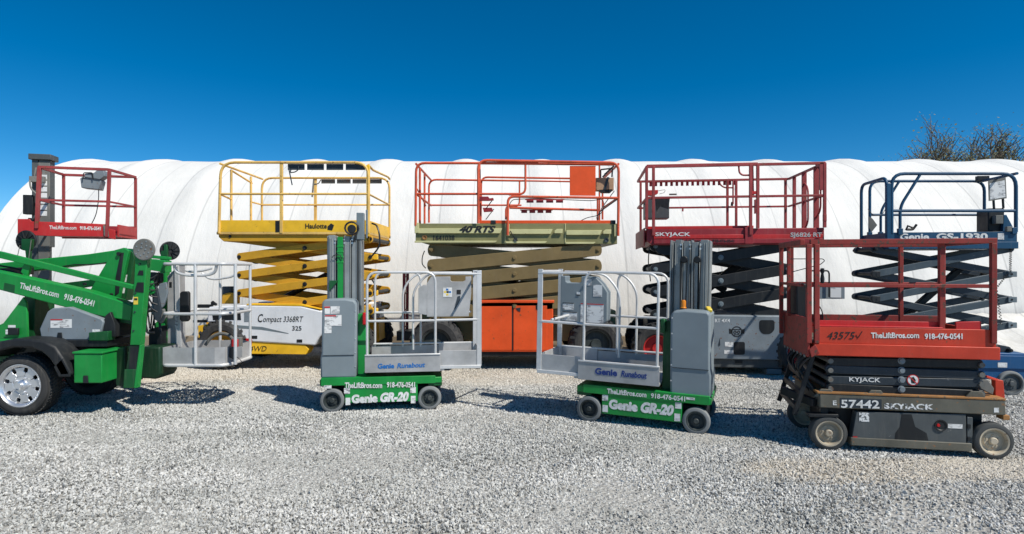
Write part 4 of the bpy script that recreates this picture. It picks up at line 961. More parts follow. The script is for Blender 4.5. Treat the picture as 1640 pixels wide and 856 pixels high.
MB().tube([V.p(133,287,.02),V.p(134,277,.02),V.p(148,277,.02),V.p(149,287,.02)], .007, 8, .02).build('carry_handle', BLKP, cbx)
MB().tube([V.p(158,304,.1),V.p(158,320,.1),V.p(154,345,.1),V.p(145,362,.1)], .006, 6, .1).build('control_cable', HOSE, R)
ftext(V, 'TheLiftBros.com', TXW, 79,122.5, 367.2, 5.6, cn-.0005, bold=.015, pyb1=368); ftext(V, '918-476-0541', TXW, 128,161.5, 368.2, 5.4, cn-.0005, bold=.03, pyb1=369)
# ------------------------------------------------------------------ yellow rough terrain scissor lift
Y = Frame('scissor_lift', -3.45, 10.1, 0, 'yellow rough terrain scissor lift half raised, white hood reading Compact', 'scissor lift', 'scissor lifts in the yard')
R = Y.o; cn, cf = -.80, .80
def z_at(F, py, c, px=700): return F.p(px, py, c)[2]
x0, x1 = Y.p(346.5,370,cn)[0], Y.p(590,370,cn)[0]
zl = z_at(Y,374,cn); ztoe = z_at(Y,353,cn); zs = z_at(Y,387,cn)
m = MB(); m.box(x0,x1,cn,cf,zl-.02,zl+.025); m.build('platform_deck', YELP, R, .008)
m = MB(); m.prism([(x0+.02,zl-.02),(x1-.0,zl-.02),(x1,zs),(x0+.10,zs+.0),(x0+.02,zs+.07)], cn+.03, cn+.07); m.prism([(x0+.02,zl-.02),(x1,zl-.02),(x1,zs),(x0+.10,zs),(x0+.02,zs+.07)], cf-.07, cf-.03)
m.box(x1-.03,x1+.0,cn+.03,cf-.03,zs-.0,zl-.02); m.box(x0+.1,x0+.13,cn+.07,cf-.07,zs,zl-.02); m.build('platform_frame', YELD, R, .006)
for px_, py_ in ((368.5,379),(482,396)): 
    if py_ < 390: MB().lathe([(0,-.01),(.022,-.01),(.026,.01)], Y.p(px_,py_,cn+.03), n=14).build('frame_bolt', BLK, R)
m = MB(); m.box(x0+.03,x1,cn,cn+.01,zl+.02,ztoe); tn_ = m.build('toe_board', YEL, R, .003)
m = MB(); m.box(x0+.03,x1,cf-.01,cf,zl+.02,ztoe); m.build('toe_board', YEL, R, .003)
m = MB(); m.box(x1-.01,x1,cn+.01,cf-.01,zl+.02,ztoe); m.build('toe_board', YEL, R, .003); m = MB(); m.box(x0+.03,x0+.04,cn+.01,cf-.01,zl+.02,ztoe); m.build('toe_board', YEL, R, .003)
Y.plate('toe_gap', BLK, [(441,354),(449,354),(449,372),(441,372)], cn-.004, .003, tn_, 0)
ftext(Y, 'Haulotte', TXK, 489,523.5, 366, 7.4, cn-.0025, tn_, bold=.02); Y.plate('torn_decal', BLK, [(524.5,363),(527,361),(530,358),(535,361),(532,369.5),(524.5,368.5)], cn-.003, .001, tn_, 0)
def tb(name, pts, r=.019, fil=.1, mat=YELP): return MB().tube(pts, r, 10, fil).build(name, mat, R)
zt = z_at(Y,260.5,cn); zm = z_at(Y,311,cn)
tb('guard_rail', [(x0+.04,cn,zl),(x0+.07,cn,zt),(x1,cn,zt),(x1,cn,zl)], .022, .22); tb('mid_rail', [(x0+.05,cn,zm),(x1,cn,zm)], .018)
tb('guard_rail', [(x0+.04,cf,zl),(x0+.04,cf,zt),(x1,cf,zt),(x1,cf,zl)], .020, .2); tb('mid_rail', [(x0+.05,cf,zm),(x1,cf,zm)], .017)
xp = Y.p(451,300,cn)[0]; 
for yy in (cn-.01, cf): m = MB(); m.box(xp-.03,xp+.02,yy,yy+.035,zl,zt); m.build('post', YELP, R, .006)
m = MB(); m.box(x1-.03,x1+.02,cn-.012,cn+.03,zl-.05,zt-.04); m.build('post', YEL, R, .006)
for c_ in (-.41,.32): tb('post', [(x0+.05,c_,ztoe-.2),(x0+.05,c_,zt-.05)], .02, 0)
tb('guard_rail', [(x0+.06,cn,zt-.02),(x0+.05,cf,zt-.02)], .018, 0); tb('brace', [(x0+.05,-.41,zt-.06),(x0+.05,.36,zt-.16)], .016, 0); tb('mid_rail', [(x0+.05,cn,zm),(x0+.05,-.41,zm-.04)], .015, 0); tb('mid_rail', [(x0+.05,.32,zm),(x0+.05,cf,zm)], .015, 0)
tb('guard_rail', [(x1,cn,zt-.04),(x1,cn+.3,zt-.07),(x1+.0,cf-.1,zt),(x1,cf,zt-.02)], .019, .1); tb('mid_rail', [(x1,cn,zm),(x1,cf,zm)], .016, 0)
for k in range(4):
    a = Y.p(460+31*k,264,cn)[0]; b2 = Y.p(487+31*k if k < 3 else 584,264,cn)[0]; m = MB(); m.box(a,b2,cn+.02,cn+.03,zt-.115,zt-.02); m.build('rail_tray', SLATE, R, .002)
    a = Y.p(514+25*k,264,cf)[0]; b2 = Y.p(536+25*k,264,cf)[0]; m = MB(); m.box(a,b2,cf+.02,cf+.03,zt-.10,zt-.02); m.build('rail_tray', MOSS, R, .002)
tb('gate_handle', [Y.p(466,272,cn),Y.p(464.5,277,cn),Y.p(473,276,cn),Y.p(478,272,cn),Y.p(478,266,cn)], .009, .04, SLATE); tb('gate_handle', [Y.p(462,268,cn),Y.p(468,297,cn)], .010, 0, SLATE)
tb('gate_handle', [Y.p(502,295,cf),Y.p(510,295,cf),Y.p(514,288,cf)], .010, .04, MOSS); tb('gate_handle', [Y.p(503,284,cf),Y.p(500,316,cf)], .016, 0, MOSS)
sx0, sx1 = Y.p(383,450,cn+.1)[0], Y.p(593,450,cn+.1)[0]
zz0, zz1 = z_at(Y,499,cn+.1), z_at(Y,383,cn+.1)
scissor(R, YELD, YELD, sx0, sx1, zz0, zz1, 4, cn+.1, cf-.1, .125, .05, .03, BLK, ends=.3)
for k in range(5):
    z_ = zz0+(zz1-zz0)/4*k
    if k < 4: m = MB(); m.box(sx1-.03, sx1+.10, cn+.16, cn+.24, z_-.045, z_+.045); m.build('roller_block', YEL, R, .012)
m = MB().tube([(sx1+.02,cn+.14,zz0+.5),(sx1+.09,cn+.12,zz0+.40),(sx1+.09,cn+.12,zz0+.32),(sx1,cn+.12,zz0+.28)], .014, 8, .06)
for k in range(3): m.tube([(sx0+.1,cn+.2,zz1-.3-.28*k),(sx0+.22,cn+.15,zz1-.40-.28*k),(sx0+.35,cn+.2,zz1-.36-.28*k)], .010, 6, .08)
m.build('hydraulic_hose', HOSE, R)
tb('lift_cylinder', [(sx0+.3,0,zz0+.1),(sx1-.4,0,zz1-.3)], .05, 0, BLK)
# chassis
hood = Y.plate('hood', WHT, [(334,492),(395,489),(482,490.5),(512,498),(545,502),(572,506),(572,522),(545,522),(525,528),(512,540),(505,553.5),(405,548),(390,542),(380,527),(366,519),(352,516),(331,517)], cn+.0, .30, bev=.02)
MB().box(x0+.1,x1-.1,cf-.35,cf,.5,1.0).build('hood', WHT, R, .03)
m = MB(); m.box(x0+.15,x1-.25,cn+.3,cf-.3,.42,.96); m.build('chassis', YELD, R, .02)
Y.plate('hood_trim', YEL, [(395,487),(482,487.5),(514,496),(482,490.6),(395,489.2)], cn+.0, .3, hood, .002)
Y.plate('hood_stripe', SLATL, [(378,521),(420,524),(462,534),(462,535),(418,528.5),(378,526)], cn-.0018, .0015, hood, 0)
Y.plate('hood_vent', BLK, [(340,504),(385,500),(386,513),(341,513)], cn-.003, .002, hood, 0); Y.plate('hood_plate', GREYB, [(391,495),(403,495),(403,516),(391,516)], cn-.003, .002, hood, 0)
for q in ((475,544,484,549),(402,538,412,543)): MB().prism(Y.poly([(q[0],q[1]),(q[2],q[1]),(q[2],q[3]),(q[0],q[3])],cn-.004),cn-.004,cn+.0).build('hood_handle', BLK, hood, .003)
lw = Y.plate('lower_bar', YEL, [(396,546),(488,553),(494.5,560),(490,568),(396,567)], cn+.02, .25)
ftext(Y, '4WD', TXK, 400,427, 563, 8.5, cn+.0185, lw, shear=.25); 
ftext(Y, 'C', TXK, 413,421.5, 516, 12.5, cn-.002, hood, shear=.25, bold=.01); ftext(Y, 'ompact 3368RT', TXK, 421.5,486, 515.8, 8.8, cn-.002, hood, shear=.25); ftext(Y, '325', TXK, 468,483, 529.5, 6.8, cn-.002, hood, bold=.01)
for q in ((355,551),(557,551)):
    for yy, s_ in ((cn-.04,-1),(cf-.24,1)): rt_wheel(R, Y.p(q[0],q[1],cn)[0], yy, .40, .40, .28, YELD)
for x_ in (Y.p(355,551,cn)[0], Y.p(557,551,cn)[0]): MB().tube([(x_,cn+.2,.4),(x_,cf-.2,.4)], .09, 10).build('axle', BLK, R)
Y.plate('outrigger_block', YEL, [(317,522),(333,520),(349,517),(349,545),(318,545)], cn+.1, .25); Y.plate('engine_bracket', YELD, [(330,517),(352,517),(352,545),(330,545)], cn+.35, .3)
a = Y.p(366,487,-.3); MB().lathe([(.10,0),(.10,.26),(.09,.28),(0,.28)], (a[0],-.3,1.02), 'z', 20).build('air_filter', CHAR, R)
Y.plate('filter_bracket', YELD, [(355,487),(356,472),(366,469),(380,470),(380,487)], -.42, .1)
for q in ((316,488,339,493.5),(309,513,331,517)): Y.plate('support_bar', BLK, [(q[0],q[1]),(q[2],q[1]),(q[2],q[3]),(q[0],q[3])], cn+.1, .06)
Y.plate('lever', BLK, [(337,485),(340,482),(347,487),(346,490),(338,489)], cn+.1, .03)
# right tail of the chassis behind the green mast lift
Y.plate('tail_block', YELD, [(578,512),(606,512),(608,546),(580,548)], .1, .5)

# ------------------------------------------------------------------ orange and olive rough terrain scissor lift
J = Frame('scissor_lift', .085, 10.05, 0, 'olive cream scissor lift with orange rails and a bright orange engine box', 'scissor lift', 'scissor lifts in the yard')
R = J.o; cn, cf = -.85, .85
x0, x1 = J.p(665,370,cn)[0], J.p(989,370,cn)[0]; zt_ = z_at(J,358,cn); zb_ = z_at(J,391,cn)
m = MB(); m.prism([(x0,zt_),(x1,zt_),(x1,zb_),(x0+.16,zb_),(x0,zb_+.05)], cn+.03, cf-.03); dk = m.build('platform_deck', CREAM, R, .006)
def ledge(pa, pb, ya, yb): 
    a, b2 = J.p(pa,ya,cn)[0], J.p(pb,yb,cn)[0]; m = MB(); m.prism([(a,z_at(J,ya,cn)),(b2,z_at(J,ya,cn)),(b2-.03,z_at(J,yb,cn)),(a,z_at(J,yb,cn))], cn-.004, cn+.032); m.build('deck_ledge', CREAML, dk, .003)
for q in ((669,804,366,374),(816,885,367.5,375),(907,964,369,376.5),(664,796,386,389),(810,876,387,390),(906,954,388,391)): ledge(*q)
for px_ in (809,905.5): 
    a = J.p(px_,370,cn)[0]; m = MB(); m.box(a-.006,a+.006,cn+.02,cn+.032,zb_,zt_); m.build('deck_seam', CREAML, dk)
for q in ((888,367,901,374),(966,368,979,375)): J.plate('corner_bracket', CREAML, [(q[0],q[1]+3),(q[0]+4,q[1]),(q[2],q[1]),(q[2],q[3]),(q[0],q[3])], cn-.01, .02, dk)
J.plate('corner_bracket', CREAML, [(664,357),(671,357),(671,373),(664,374)], cn-.012, .02, dk)
J.plate('corner_bracket', CREAML, [(810.5,359),(816,359),(816,378),(810.5,378)], cn-.014, .02, dk); J.plate('corner_bracket', CREAML, [(984,360),(992,360),(992,378),(984,379)], cn-.014, .03, dk)
for px_, py_, r_ in ((679.6,380.5,.036),(971.6,385,.036),(825.6,384,.03)):
    a = J.p(px_,py_,cn); MB().lathe([(0,.005),(r_*.6,.0),(r_*.7,-.006),(r_,-.006),(r_*1.1,.03)], (a[0],cn+.02,a[2]), n=16).build('deck_pin', RUSTY if px_ < 700 else SLATE, dk)
MB().tube([J.p(817,370,cn-.02),J.p(825,383,cn-.02),J.p(829,386,cn-.02)], .008, 6).build('chain', BLK, R)
ftext(J, '40 RTS', TXK, 735.5,794, 372.3, 9.6, cn-.006, dk, bold=.05, shear=.35); ftext(J, '1641038', TXK, 694,728, 385.3, 7.6, cn+.028, dk, bold=.02)
m = MB(); m.box(J.p(768,355,cn)[0], J.p(984,355,cn)[0], cn+.03,cn+.06, zt_,z_at(J,353,cn)); m.build('toe_board', ORG, R, .004)
for px_ in (790,982): J.plate('toe_latch', BLK, [(px_-4,353),(px_+4,353),(px_+4,359),(px_-4,359)], cn+.022, .008)
m = MB(); m.box(x0+.1,x1-.05,cf-.06,cf-.03, zt_,zt_+.06); m.build('toe_board', ORG, R, .004)
def jr(name, pts, r=.02, fil=.1, mat=ORGR): return MB().tube([J.p(*q) for q in pts], r, 10, fil).build(name, mat, R)
c = cn
jr('guard_rail', [(665.5,362,c),(666.5,261.5,c),(862,262,c)], .02, .14); jr('mid_rail', [(667,311,c),(835,311,c)], .018)
jr('guard_rail', [(766,358,c-.02),(766,257,c-.02),(991,261,c-.02),(990,378,c-.02)], .021, .14); jr('guard_rail', [(768,262,c+.03),(984,264,c+.03)], .018, 0)
jr('guard_rail', [(841.5,263,c),(841.5,311,c),(815,312,c)], .017, .1)
jr('mid_rail', [(813,377,c-.02),(813.5,315,c-.02),(990,317.5,c-.02)], .020, .1)
jr('mid_rail', [(810,352,c+.2),(810,330,c+.2),(835,329,c+.25)], .014, .08)
d = cf
jr('guard_rail', [(687,357,d),(687,288,d),(838,290,d),(838,290,d-.02)], .018, .14); jr('mid_rail', [(687,329,d),(832,329,d)], .016, 0); jr('guard_rail', [(832,291,d),(832,331,d),(812,332,d)], .015, .1)
jr('guard_rail', [(770,350,d+.02),(771,284,d+.02),(965,287,d+.02),(965,352,d+.02)], .018, .12); jr('mid_rail', [(816,333,d),(960,337,d)], .022, 0)
jr('guard_rail', [(839,290,d-.03),(958,292,d-.03)], .015, 0)
for px_, dd in ((672.5,-.62),(680,.3)): 
    jr('post', [(px_,360,dd),(px_,268+ (dd+.85)*9,dd)], .018, 0)
xl = J.p(666.5,300,cn)[0]
for z_ in (z_at(J,263,cn), z_at(J,311,cn)): MB().tube([(xl,cn,z_),(xl,cf,z_)], .018, 10).build('end_rail', ORGR, R)
xr = J.p(990.5,300,cn)[0]
for z_ in (z_at(J,263,cn), z_at(J,317,cn)): MB().tube([(xr,cn,z_),(xr,cf,z_)], .018, 10).build('end_rail', ORGR, R)
jr('post', [(957,319,.35),(957,358,.35)], .016, 0); jr('post', [(960,262,.6),(960,354,.6)], .016, 0); jr('post', [(768,262,c+.1),(770,358,c+.1)], .016, 0); jr('brace', [(668,303,c),(682,330,.6)], .010, 0)
J.plate('rail_panel', ORG, [(912.5,266),(954,266),(954,314),(912.5,313.5)], cn-.01, .012)
J.plate('gate_latch', REDD, [(764,315),(782,315),(784,318),(790,317),(791,321),(783,322),(765,322)], cn-.03, .04); J.plate('gate_latch', REDD, [(773,333),(788,333),(790,339),(775,340)], .5, .05)
jr('latch_spring', [(790,319,c),(778,335,c+.1)], .007, 0, BLK); jr('latch_spring', [(791,335,.6),(778,352,.6)], .008, 0, MOSS)
def teeth(F, pa, pb, y0_, y1_, c_, n_, mat, frac=.72):
    a, b2 = F.p(pa,y0_,c_), F.p(pb,y1_,c_); w_ = (b2[0]-a[0])/n_; m = MB(); zmid = a[2]*.7+b2[2]*.3; m.box(a[0],b2[0],c_,c_+.01,zmid,a[2])
    for k in range(n_): m.box(a[0]+w_*k+w_*(1-frac)/2, a[0]+w_*(k+1)-w_*(1-frac)/2, c_, c_+.01, b2[2], zmid)
    return m.build('rail_tray', mat, F.o)
teeth(J, 841,904,319,325,cn+.03,4,REDD); teeth(J, 833,885,336,341.5,cf+.02,4,REDD)
bxc = lbox(J, 'control_box', CARD, 955,285,983,305, cn+.10, .18); J.plate('tape_strip', SLATE, [(966,304),(972,284),(976,284),(970,304)], cn+.095, .004, bxc, 0)
m = MB()
for q in ((962,286,962,272),(980,284,981,270),(962,272,981,270),(965,284,978,271),(968,280,983,266)): m.tube([J.p(q[0],q[1],cn+.2),J.p(q[2],q[3],cn+.2)], .012, 6)
m.build('box_guard', BLK, R); J.plate('control_bracket', BLK, [(958,304),(982,303),(978,309),(964,309)], cn+.1, .1)
jr('control_cable', [(815,330,c+.05),(820,320,c+.05),(860,318,c+.05),(900,320,c+.05),(950,322,c+.05),(966,318,c+.05),(968,335,c+.05),(960,345,c+.05),(940,349,c+.05),(930,354,c+.05)], .006, .12, HOSE)
jr('control_cable', [(984,306,c+.1),(966,330,c+.1),(955,350,c+.1)], .007, .1, MOSS); jr('brace', [(988,320,c+.1),(960,340,.3)], .01, 0, BLK)
sx0, sx1 = J.p(690,450,cn+.05)[0], J.p(958,450,cn+.05)[0]
scissor(R, CREAMD, CREAMD, sx0, sx1, z_at(J,504,cn+.05), z_at(J,400,cn+.05), 4, cn+.05, cf-.05, .198, .055, .035, CREAMD, ends=.3)
MB().tube([(sx0+.4,0,.95),(sx1-.6,0,1.8)], .07, 12).build('lift_cylinder', BLK, R)
MB().tube([J.p(680,402,cn+.1),J.p(676,412,cn+.1),J.p(676,424,cn+.1),J.p(682,430,cn+.1)], .008, 6, .05).build('hydraulic_hose', HOSE, R)
eb = lbox(J, 'engine_box', ORG, 759,484,886,564, cn+.05, .55, bev=.012)
lbox(J, 'box_lid', ORG, 757.5,481,887.5,485.5, cn+.03, .6, eb, .006)
for q in ((766,491,819.5,561),(822.5,490,876,561)): lbox(J, 'box_door', ORG, *q, cn+.044, .008, eb, .003)
lbox(J, 'door_gap', BLK, 819.8,489,821.8,562, cn+.0455, .004, eb, 0); lbox(J, 'box_base', BLK, 762,564,880,571, cn+.08, .5, eb)
J.plate('door_latch', SLATE, [(826,494),(834,493),(833,500),(829,498)], cn+.038, .006, eb, 0); J.plate('door_latch', BLK, [(858.5,489),(861,489),(861,497),(858.5,496)], cn+.038, .006, eb, 0)
m = MB(); m.box(-1.55,1.6,-.45,.45,.42,.92); m.build('chassis', CREAM, R, .02)
m = MB(); m.box(-.65,.7,.3,.82,.38,1.1); m.build('tank_box', CREAM, R, .02)
for px_ in (698,955):
    x_ = J.p(px_,550,cn)[0]
    for yy in (cn-.03, cf-.30): rt_wheel(R, x_, yy, .42, .42, .32, RIMD, lugs=20)
    MB().tube([(x_,cn+.2,.42),(x_,cf-.2,.42)], .1, 10).build('axle', CREAM, R)
# access ladder at the left end
m = MB()
for c_ in (-.2,.12): m.bar((J.p(649,540,-.05)[0],c_,.50), (J.p(650,440,-.05)[0],c_,1.52), .045, .045)
for k in range(4): m.tube([(J.p(649.5,500,-.05)[0],-.2,.62+.28*k),(J.p(649.5,500,-.05)[0],.12,.62+.28*k)], .014, 8)
m.build('ladder', REDD, R, .004); lbox(J, 'ladder_step', BLK, 635,531,662,546, -.25, .45)
J.plate('hose_guard', CREAML, [(722,525),(733,527),(729,533),(724,531)], cn+.2, .04)

# ------------------------------------------------------------------ dark red rough terrain scissor lift
K = Frame('scissor_lift', 3.38, 9.60, -7.0, 'dark red scissor lift raised on black arms, square rails, grey chassis marked 4X4', 'scissor lift', 'scissor lifts in the yard')
R = K.o; cn, cf = -.775, .775
def kx(px, c=cn): return K.p(px, 380, c)[0]
def kz(py, px=1180, c=cn): return K.p(px, py, c)[2]
x0, x1 = kx(1036), kx(1321); zt_, zb_ = kz(366), kz(392)
m = MB(); m.prism([(x0,zt_),(x1,zt_),(x1,zb_),(x0+.08,zb_),(x0,zb_+.06)], cn+.02, cf-.02); dk = m.build('platform_deck', REDD, R, .008)
def kb(name, mat, a, b2, ya, yb, c0, c1, parent=None, bev=.004): return MB().box(kx(a), kx(b2), c0, c1, kz(yb), kz(ya)).build(name, mat, parent or R, bev)
kb('deck_channel', RED, 1047,1191,376,382, cn+.004, cn+.03, dk); kb('deck_channel', RED, 1206,1318,376.5,383, cn+.004, cn+.03, dk)
kb('deck_channel', REDD, 1047,1318,383,390, cn-.004, cn+.03, dk); kb('deck_lip', RED, 1036,1210,361,365.5, cn+.1, cn+.2, dk)
kb('deck_post_plate', REDD, 1193,1206,364,391, cn-.01, cn+.03, dk)
xe = x0-.02; m = MB(); m.prism([(0,0),(0,0.001),(0.001,0)],0,0.001); 
m = MB(); m.box(xe-.02, xe, cn+.05, cf, zb_-.02, zt_+.02); m.build('end_plate', REDR, R, .008)
ftext(K, 'SKYJACK', TXW, 1049.5,1105.5, 378.2, 5.6, cn+.002, dk, bold=.02); ftext(K, 'SJ6826 RT', TXG, 1266,1316.5, 379.5, 6.6, cn+.002, dk, bold=.025)
ftext(K, 'TheLiftBros.com', TXK, 1088,1135, 388.5, 4.8, cn-.006, dk, bold=.02); ftext(K, '918-476-0541', TXK, 1141,1176, 388.5, 4.8, cn-.006, dk, bold=.02)
zr, zm = kz(264.5), kz(315.3)
def sq(name, a, b2, w_=.042, h_=None, mat=REDR): return MB().bar(a, b2, w_, h_ or w_).build(name, mat, R, .004)
sq('top_rail', (x0,cn,zr),(x1,cn,zr),.04,.04); sq('top_rail', (x0,cn+.03,zr+.012),(kx(1214),cn+.03,zr+.012),.05,.045); sq('mid_rail', (x0,cn,zm),(x1,cn,zm),.034)
sq('top_rail', (x0,cf,zr),(x1,cf,zr),.038); sq('mid_rail', (x0,cf,zm),(x1-.02,cf,zm),.032)
sq('top_rail', (x0,cn,zr),(x0,cf,zr),.036); sq('mid_rail', (x0,cn,zm),(x0,cf,zm),.03); sq('top_rail', (x1,cn,zr),(x1,cf,zr),.036); sq('mid_rail', (x1,cn,zm),(x1,cf,zm),.03)
for px_ in (1035.5,1046.5,1202,1213.5,1320.5): sq('post', (kx(px_),cn-.004,zt_-(.1 if px_ in (1046.5,1202) else 0)),(kx(px_),cn-.004,zr),.042)
sq('post', (kx(1207),cn+.04,zm),(kx(1206),cn+.04,zr),.03)
for px_ in (1026,1165,1179,1258): sq('post', (kx(px_,cf),cf,zt_),(kx(px_,cf),cf,zr),.04)
for c_, w_ in ((.5,.05),(.05,.07),(-.45,.075)): sq('post', (x1,c_,zt_),(x1,c_,zr),w_,.04)
m = MB().tube([(x1,.05,zm+.3),(x1+.0,-.12,zm+.2),(x1,-.12,zm-.35),(x1,.05,zm-.45)], .014, 8, .1); m.tube([(x1,-.45,zm+.5),(x1,-.62,zm+.4),(x1,-.62,zm-.2),(x1,-.45,zm-.3)], .014, 8, .1)
m.tube([K.p(1183,265,cn),K.p(1184,277,cn),K.p(1189,281,cn),K.p(1201,281,cn)], .014, 8, .05); m.tube([K.p(1152,288,cf),K.p(1153,296,cf),K.p(1160,301,cf),K.p(1173,301,cf)], .014, 8, .05); m.tube([K.p(1174,289,cf-.1),K.p(1174,327,cf-.1)], .014, 8)
m.build('grab_handle', REDR, R)
kb('corner_sleeve', REDR, 1312,1321.5,263.5,307, cn-.02, cn+.01); kb('gate_latch', REDR, 1256,1263,302,328, cf-.05, cf+.03); kb('rail_clamp', RED, 1204,1211,307,312, cn-.02, cn+.02)
kb('corner_sleeve', REDR, 1318,1323,345,356, cn-.03, cn+.02)
teeth(K, 1038,1182,290.5,296.5,cf+.02,17,RED,.5); kb('rail_clip', MOSS, 1095,1109,288.5,291.5, cf-.02, cf+.01)
m = MB(); a, b2 = K.p(1033,318,-.1), K.p(1072,350,-.1); m.box(a[0],b2[0],-.1,.22,b2[2],a[2]); m.build('manual_box', CHAR, R, .01)
K.plate('box_lid', BLK, [(1036,317),(1073,317),(1071,334),(1058,330),(1052,338),(1050,320)], -.105, .004, None, 0); K.plate('control_head', RED, [(1035,305),(1054,304.5),(1054,310),(1046,314),(1035,313)], .1, .12)
MB().tube([K.p(1054,306,.1),K.p(1066,304,.1),K.p(1064,309,.1),K.p(1056,311,.1)], .004, 5, .03).build('loose_wire', HOSE, R); MB().tube([K.p(1093.5,333,cf),K.p(1093.5,339,cf)], .014, 6).build('rail_stub', REDR, R); MB().tube([K.p(1173,324,cf-.05),K.p(1172,330,cf-.05)], .022, 6).build('rubber_stop', BLKP, R)
sx0, sx1 = K.p(1050,450,cn+.12)[0], K.p(1262,450,cn+.12)[0]
scissor(R, BLK, BLK, sx0, sx1, kz(506,c=cn+.12), kz(394,c=cn+.12), 3, cn+.12, cf-.12, .16, .06, .034, SLATL)
m = MB(); m.bar((sx0+.5,0,kz(500)),(sx1-.5,0,kz(420)),.12,.12); m.bar((sx0+.2,.1,kz(400)),(sx0+1.2,.1,kz(470)),.1,.1); m.build('lift_cylinder', BLK, R, .01)
MB().tube([K.p(1040,396,cn+.1),K.p(1038,420,cn+.1),K.p(1042,451,cn+.1)], .008, 6, .1).build('hydraulic_hose', HOSE, R)
K.plate('deck_bracket', BLK, [(1044,392),(1100,392),(1100,409),(1064,409),(1054,406)], cn+.12, .05)
zc0, zc1 = kz(576,c=cn), kz(506,c=cn)
m = MB(); m.box(kx(1085), kx(1262), cn, cf, zc0, zc1); ch = m.build('chassis', GREYB, R, .012)
m = MB(); m.box(kx(1085), kx(1262), cn+.04, cf-.04, zc0-.13, zc0); m.build('chassis_base', CHAR, R, .01)
m = MB(); m.box(kx(1085)-.4, kx(1262)+.4, -.35,.35, .42, .80); m.build('axle_frame', BLK, R, .02)
ftext(K, 'RT 4X4', TXW, 1145,1169, 516.5, 5.5, cn-.0005, ch, bold=.015)
m = MB(); m.prism(fill := [(q.x,q.z) for q in fillet([Vector(K.p(a,b2,cn-.003)) for a,b2 in ((1216,513),(1240.5,513),(1240.5,529),(1234,535.5),(1221,535.5),(1216,528))], .04, True)], cn-.003, cn-.001); m.build('engine_port', BLK, ch)
m = MB(); m.prism([(q.x,q.z) for q in fillet([Vector(K.p(a,b2,cn-.003)) for a,b2 in ((1175,548),(1193,548),(1193,568.5),(1175,568.5))], .03, True)], cn-.003, cn-.001); m.build('engine_port', BLK, ch)
sticker(K, 1161,548,1174.5,556, cn-.001, ch); sticker(K, 1160,561,1174.5,567.5, cn-.001, ch)
a = K.p(1180,531.5,cn); m = MB()
m.lathe([(.066,-.002),(.080,-.002),(.080,.001),(.066,.001),(.066,-.002)], (a[0],cn-.001,a[2]), n=28)
for sg in (-1,1):
    m.prism([(a[0]+sg*.06,a[2]+.028),(a[0]+sg*.112,a[2]+.045),(a[0]+sg*.108,a[2]-.03),(a[0]+sg*.06,a[2]-.03)], cn-.003, cn-.001)
    m.lathe([(.010,-.002),(.024,-.002),(.024,.001),(.010,.001),(.010,-.002)], (a[0]+sg*.026,cn-.001,a[2]-.008), n=16)
m.box(a[0]-.055,a[0]+.055,cn-.003,cn-.001,a[2]+.025,a[2]+.038); m.box(a[0]-.04,a[0]+.04,cn-.003,cn-.001,a[2]-.05,a[2]-.04)
m.build('badge', TXK, ch)
K.plate('door_scratch', SLATE, [(1150,553),(1153,541),(1153.5,553),(1151,556)], cn-.0015, .001, ch, 0)
kb('tow_slot', BLK, 1178,1190,578,583, cn+.03, cn+.05, ch, 0); lbox(K, 'step_bracket', SLATL, 1228,591,1252,600, cn+.05, .1)
for px_ in (1053,1284):
    x_ = K.p(px_,570,cn)[0]
    for yy in (cn-.02, cf-.28): rt_wheel(R, x_, yy, .385, .385, .30, RED)
    MB().tube([(x_,cn+.2,.385),(x_,cf-.2,.385)], .09, 10).build('axle', BLK, R)

# ------------------------------------------------------------------ blue scissor lift
U = Frame('scissor_lift', 5.60, 7.88, -7.5, 'blue scissor lift raised on slate arms behind the near red one', 'scissor lift', 'scissor lifts in the yard')
R = U.o; cn, cf = -.37, .37
def ux(px, c=cn): return U.p(px, 380, c)[0]
def uz(py, px=1525, c=cn): return U.p(px, py, c)[2]
x0, x1 = ux(1422), ux(1629)
zt_, zb_ = uz(372), uz(388)
m = MB(); m.box(x0,x1,cn,cn+.012,zb_,zt_); tn_ = m.build('toe_board', BLUE, R, .003); m = MB(); m.box(x0,x1,cf-.012,cf,zb_,zt_); m.build('toe_board', BLUE, R, .003)
m = MB(); m.box(x0-.0,x1+.01,cn-.012,cf,uz(399),zb_); m.build('platform_frame', BLUE, R, .006)
m = MB(); m.box(x1-.012,x1,cn,cf,zb_,zt_+.02); m.box(x0,x0+.012,cn,cf,zb_,zt_); m.build('toe_board', BLUE, R, .003)
def ur(name, pts, r=.02, fil=.1, mat=BLUE): return MB().tube([U.p(*q) for q in pts], r, 12, fil).build(name, mat, R)
c, d = cn, cf
ur('guard_rail', [(1428,374,c),(1428,278.5,c),(1627,278.5,c),(1627,372,c)], .021, .16); ur('mid_rail', [(1428,338,c),(1627,338,c)], .019, 0)
ur('brace', [(1441.5,372,c),(1441.5,331,c),(1473,281,c)], .018, .1); ur('guard_rail', [(1393,374,d),(1393,290.5,d),(1576.5,290.5,d),(1576.5,372,d)], .019, .14)
ur('mid_rail', [(1396,344.5,d),(1577,344.5,d)], .017, 0); ur('brace', [(1410.5,374,d),(1410.5,338,d),(1440,291,d)], .017, .1)
m = MB(); a = U.p(1424,300,c); m.box(a[0]-.035,a[0]+.035,c-.015,c+.025,zb_,uz(292)); m.build('entry_post', BLUE, R, .008)
xg = U.p(1424,300,c)[0]; zg = uz(282)
MB().tube([(xg-.02,cn+.02,zt_-.1),(xg-.02,cn+.02,zg),(xg-.02,cf,zg),(xg-.02,cf,zt_-.1)], .02, 12, .12).build('entry_gate', BLUE, R)
MB().tube([(x1,cn,uz(280)),(x1,cf,uz(280))], .018, 10).build('end_rail', BLUE, R)
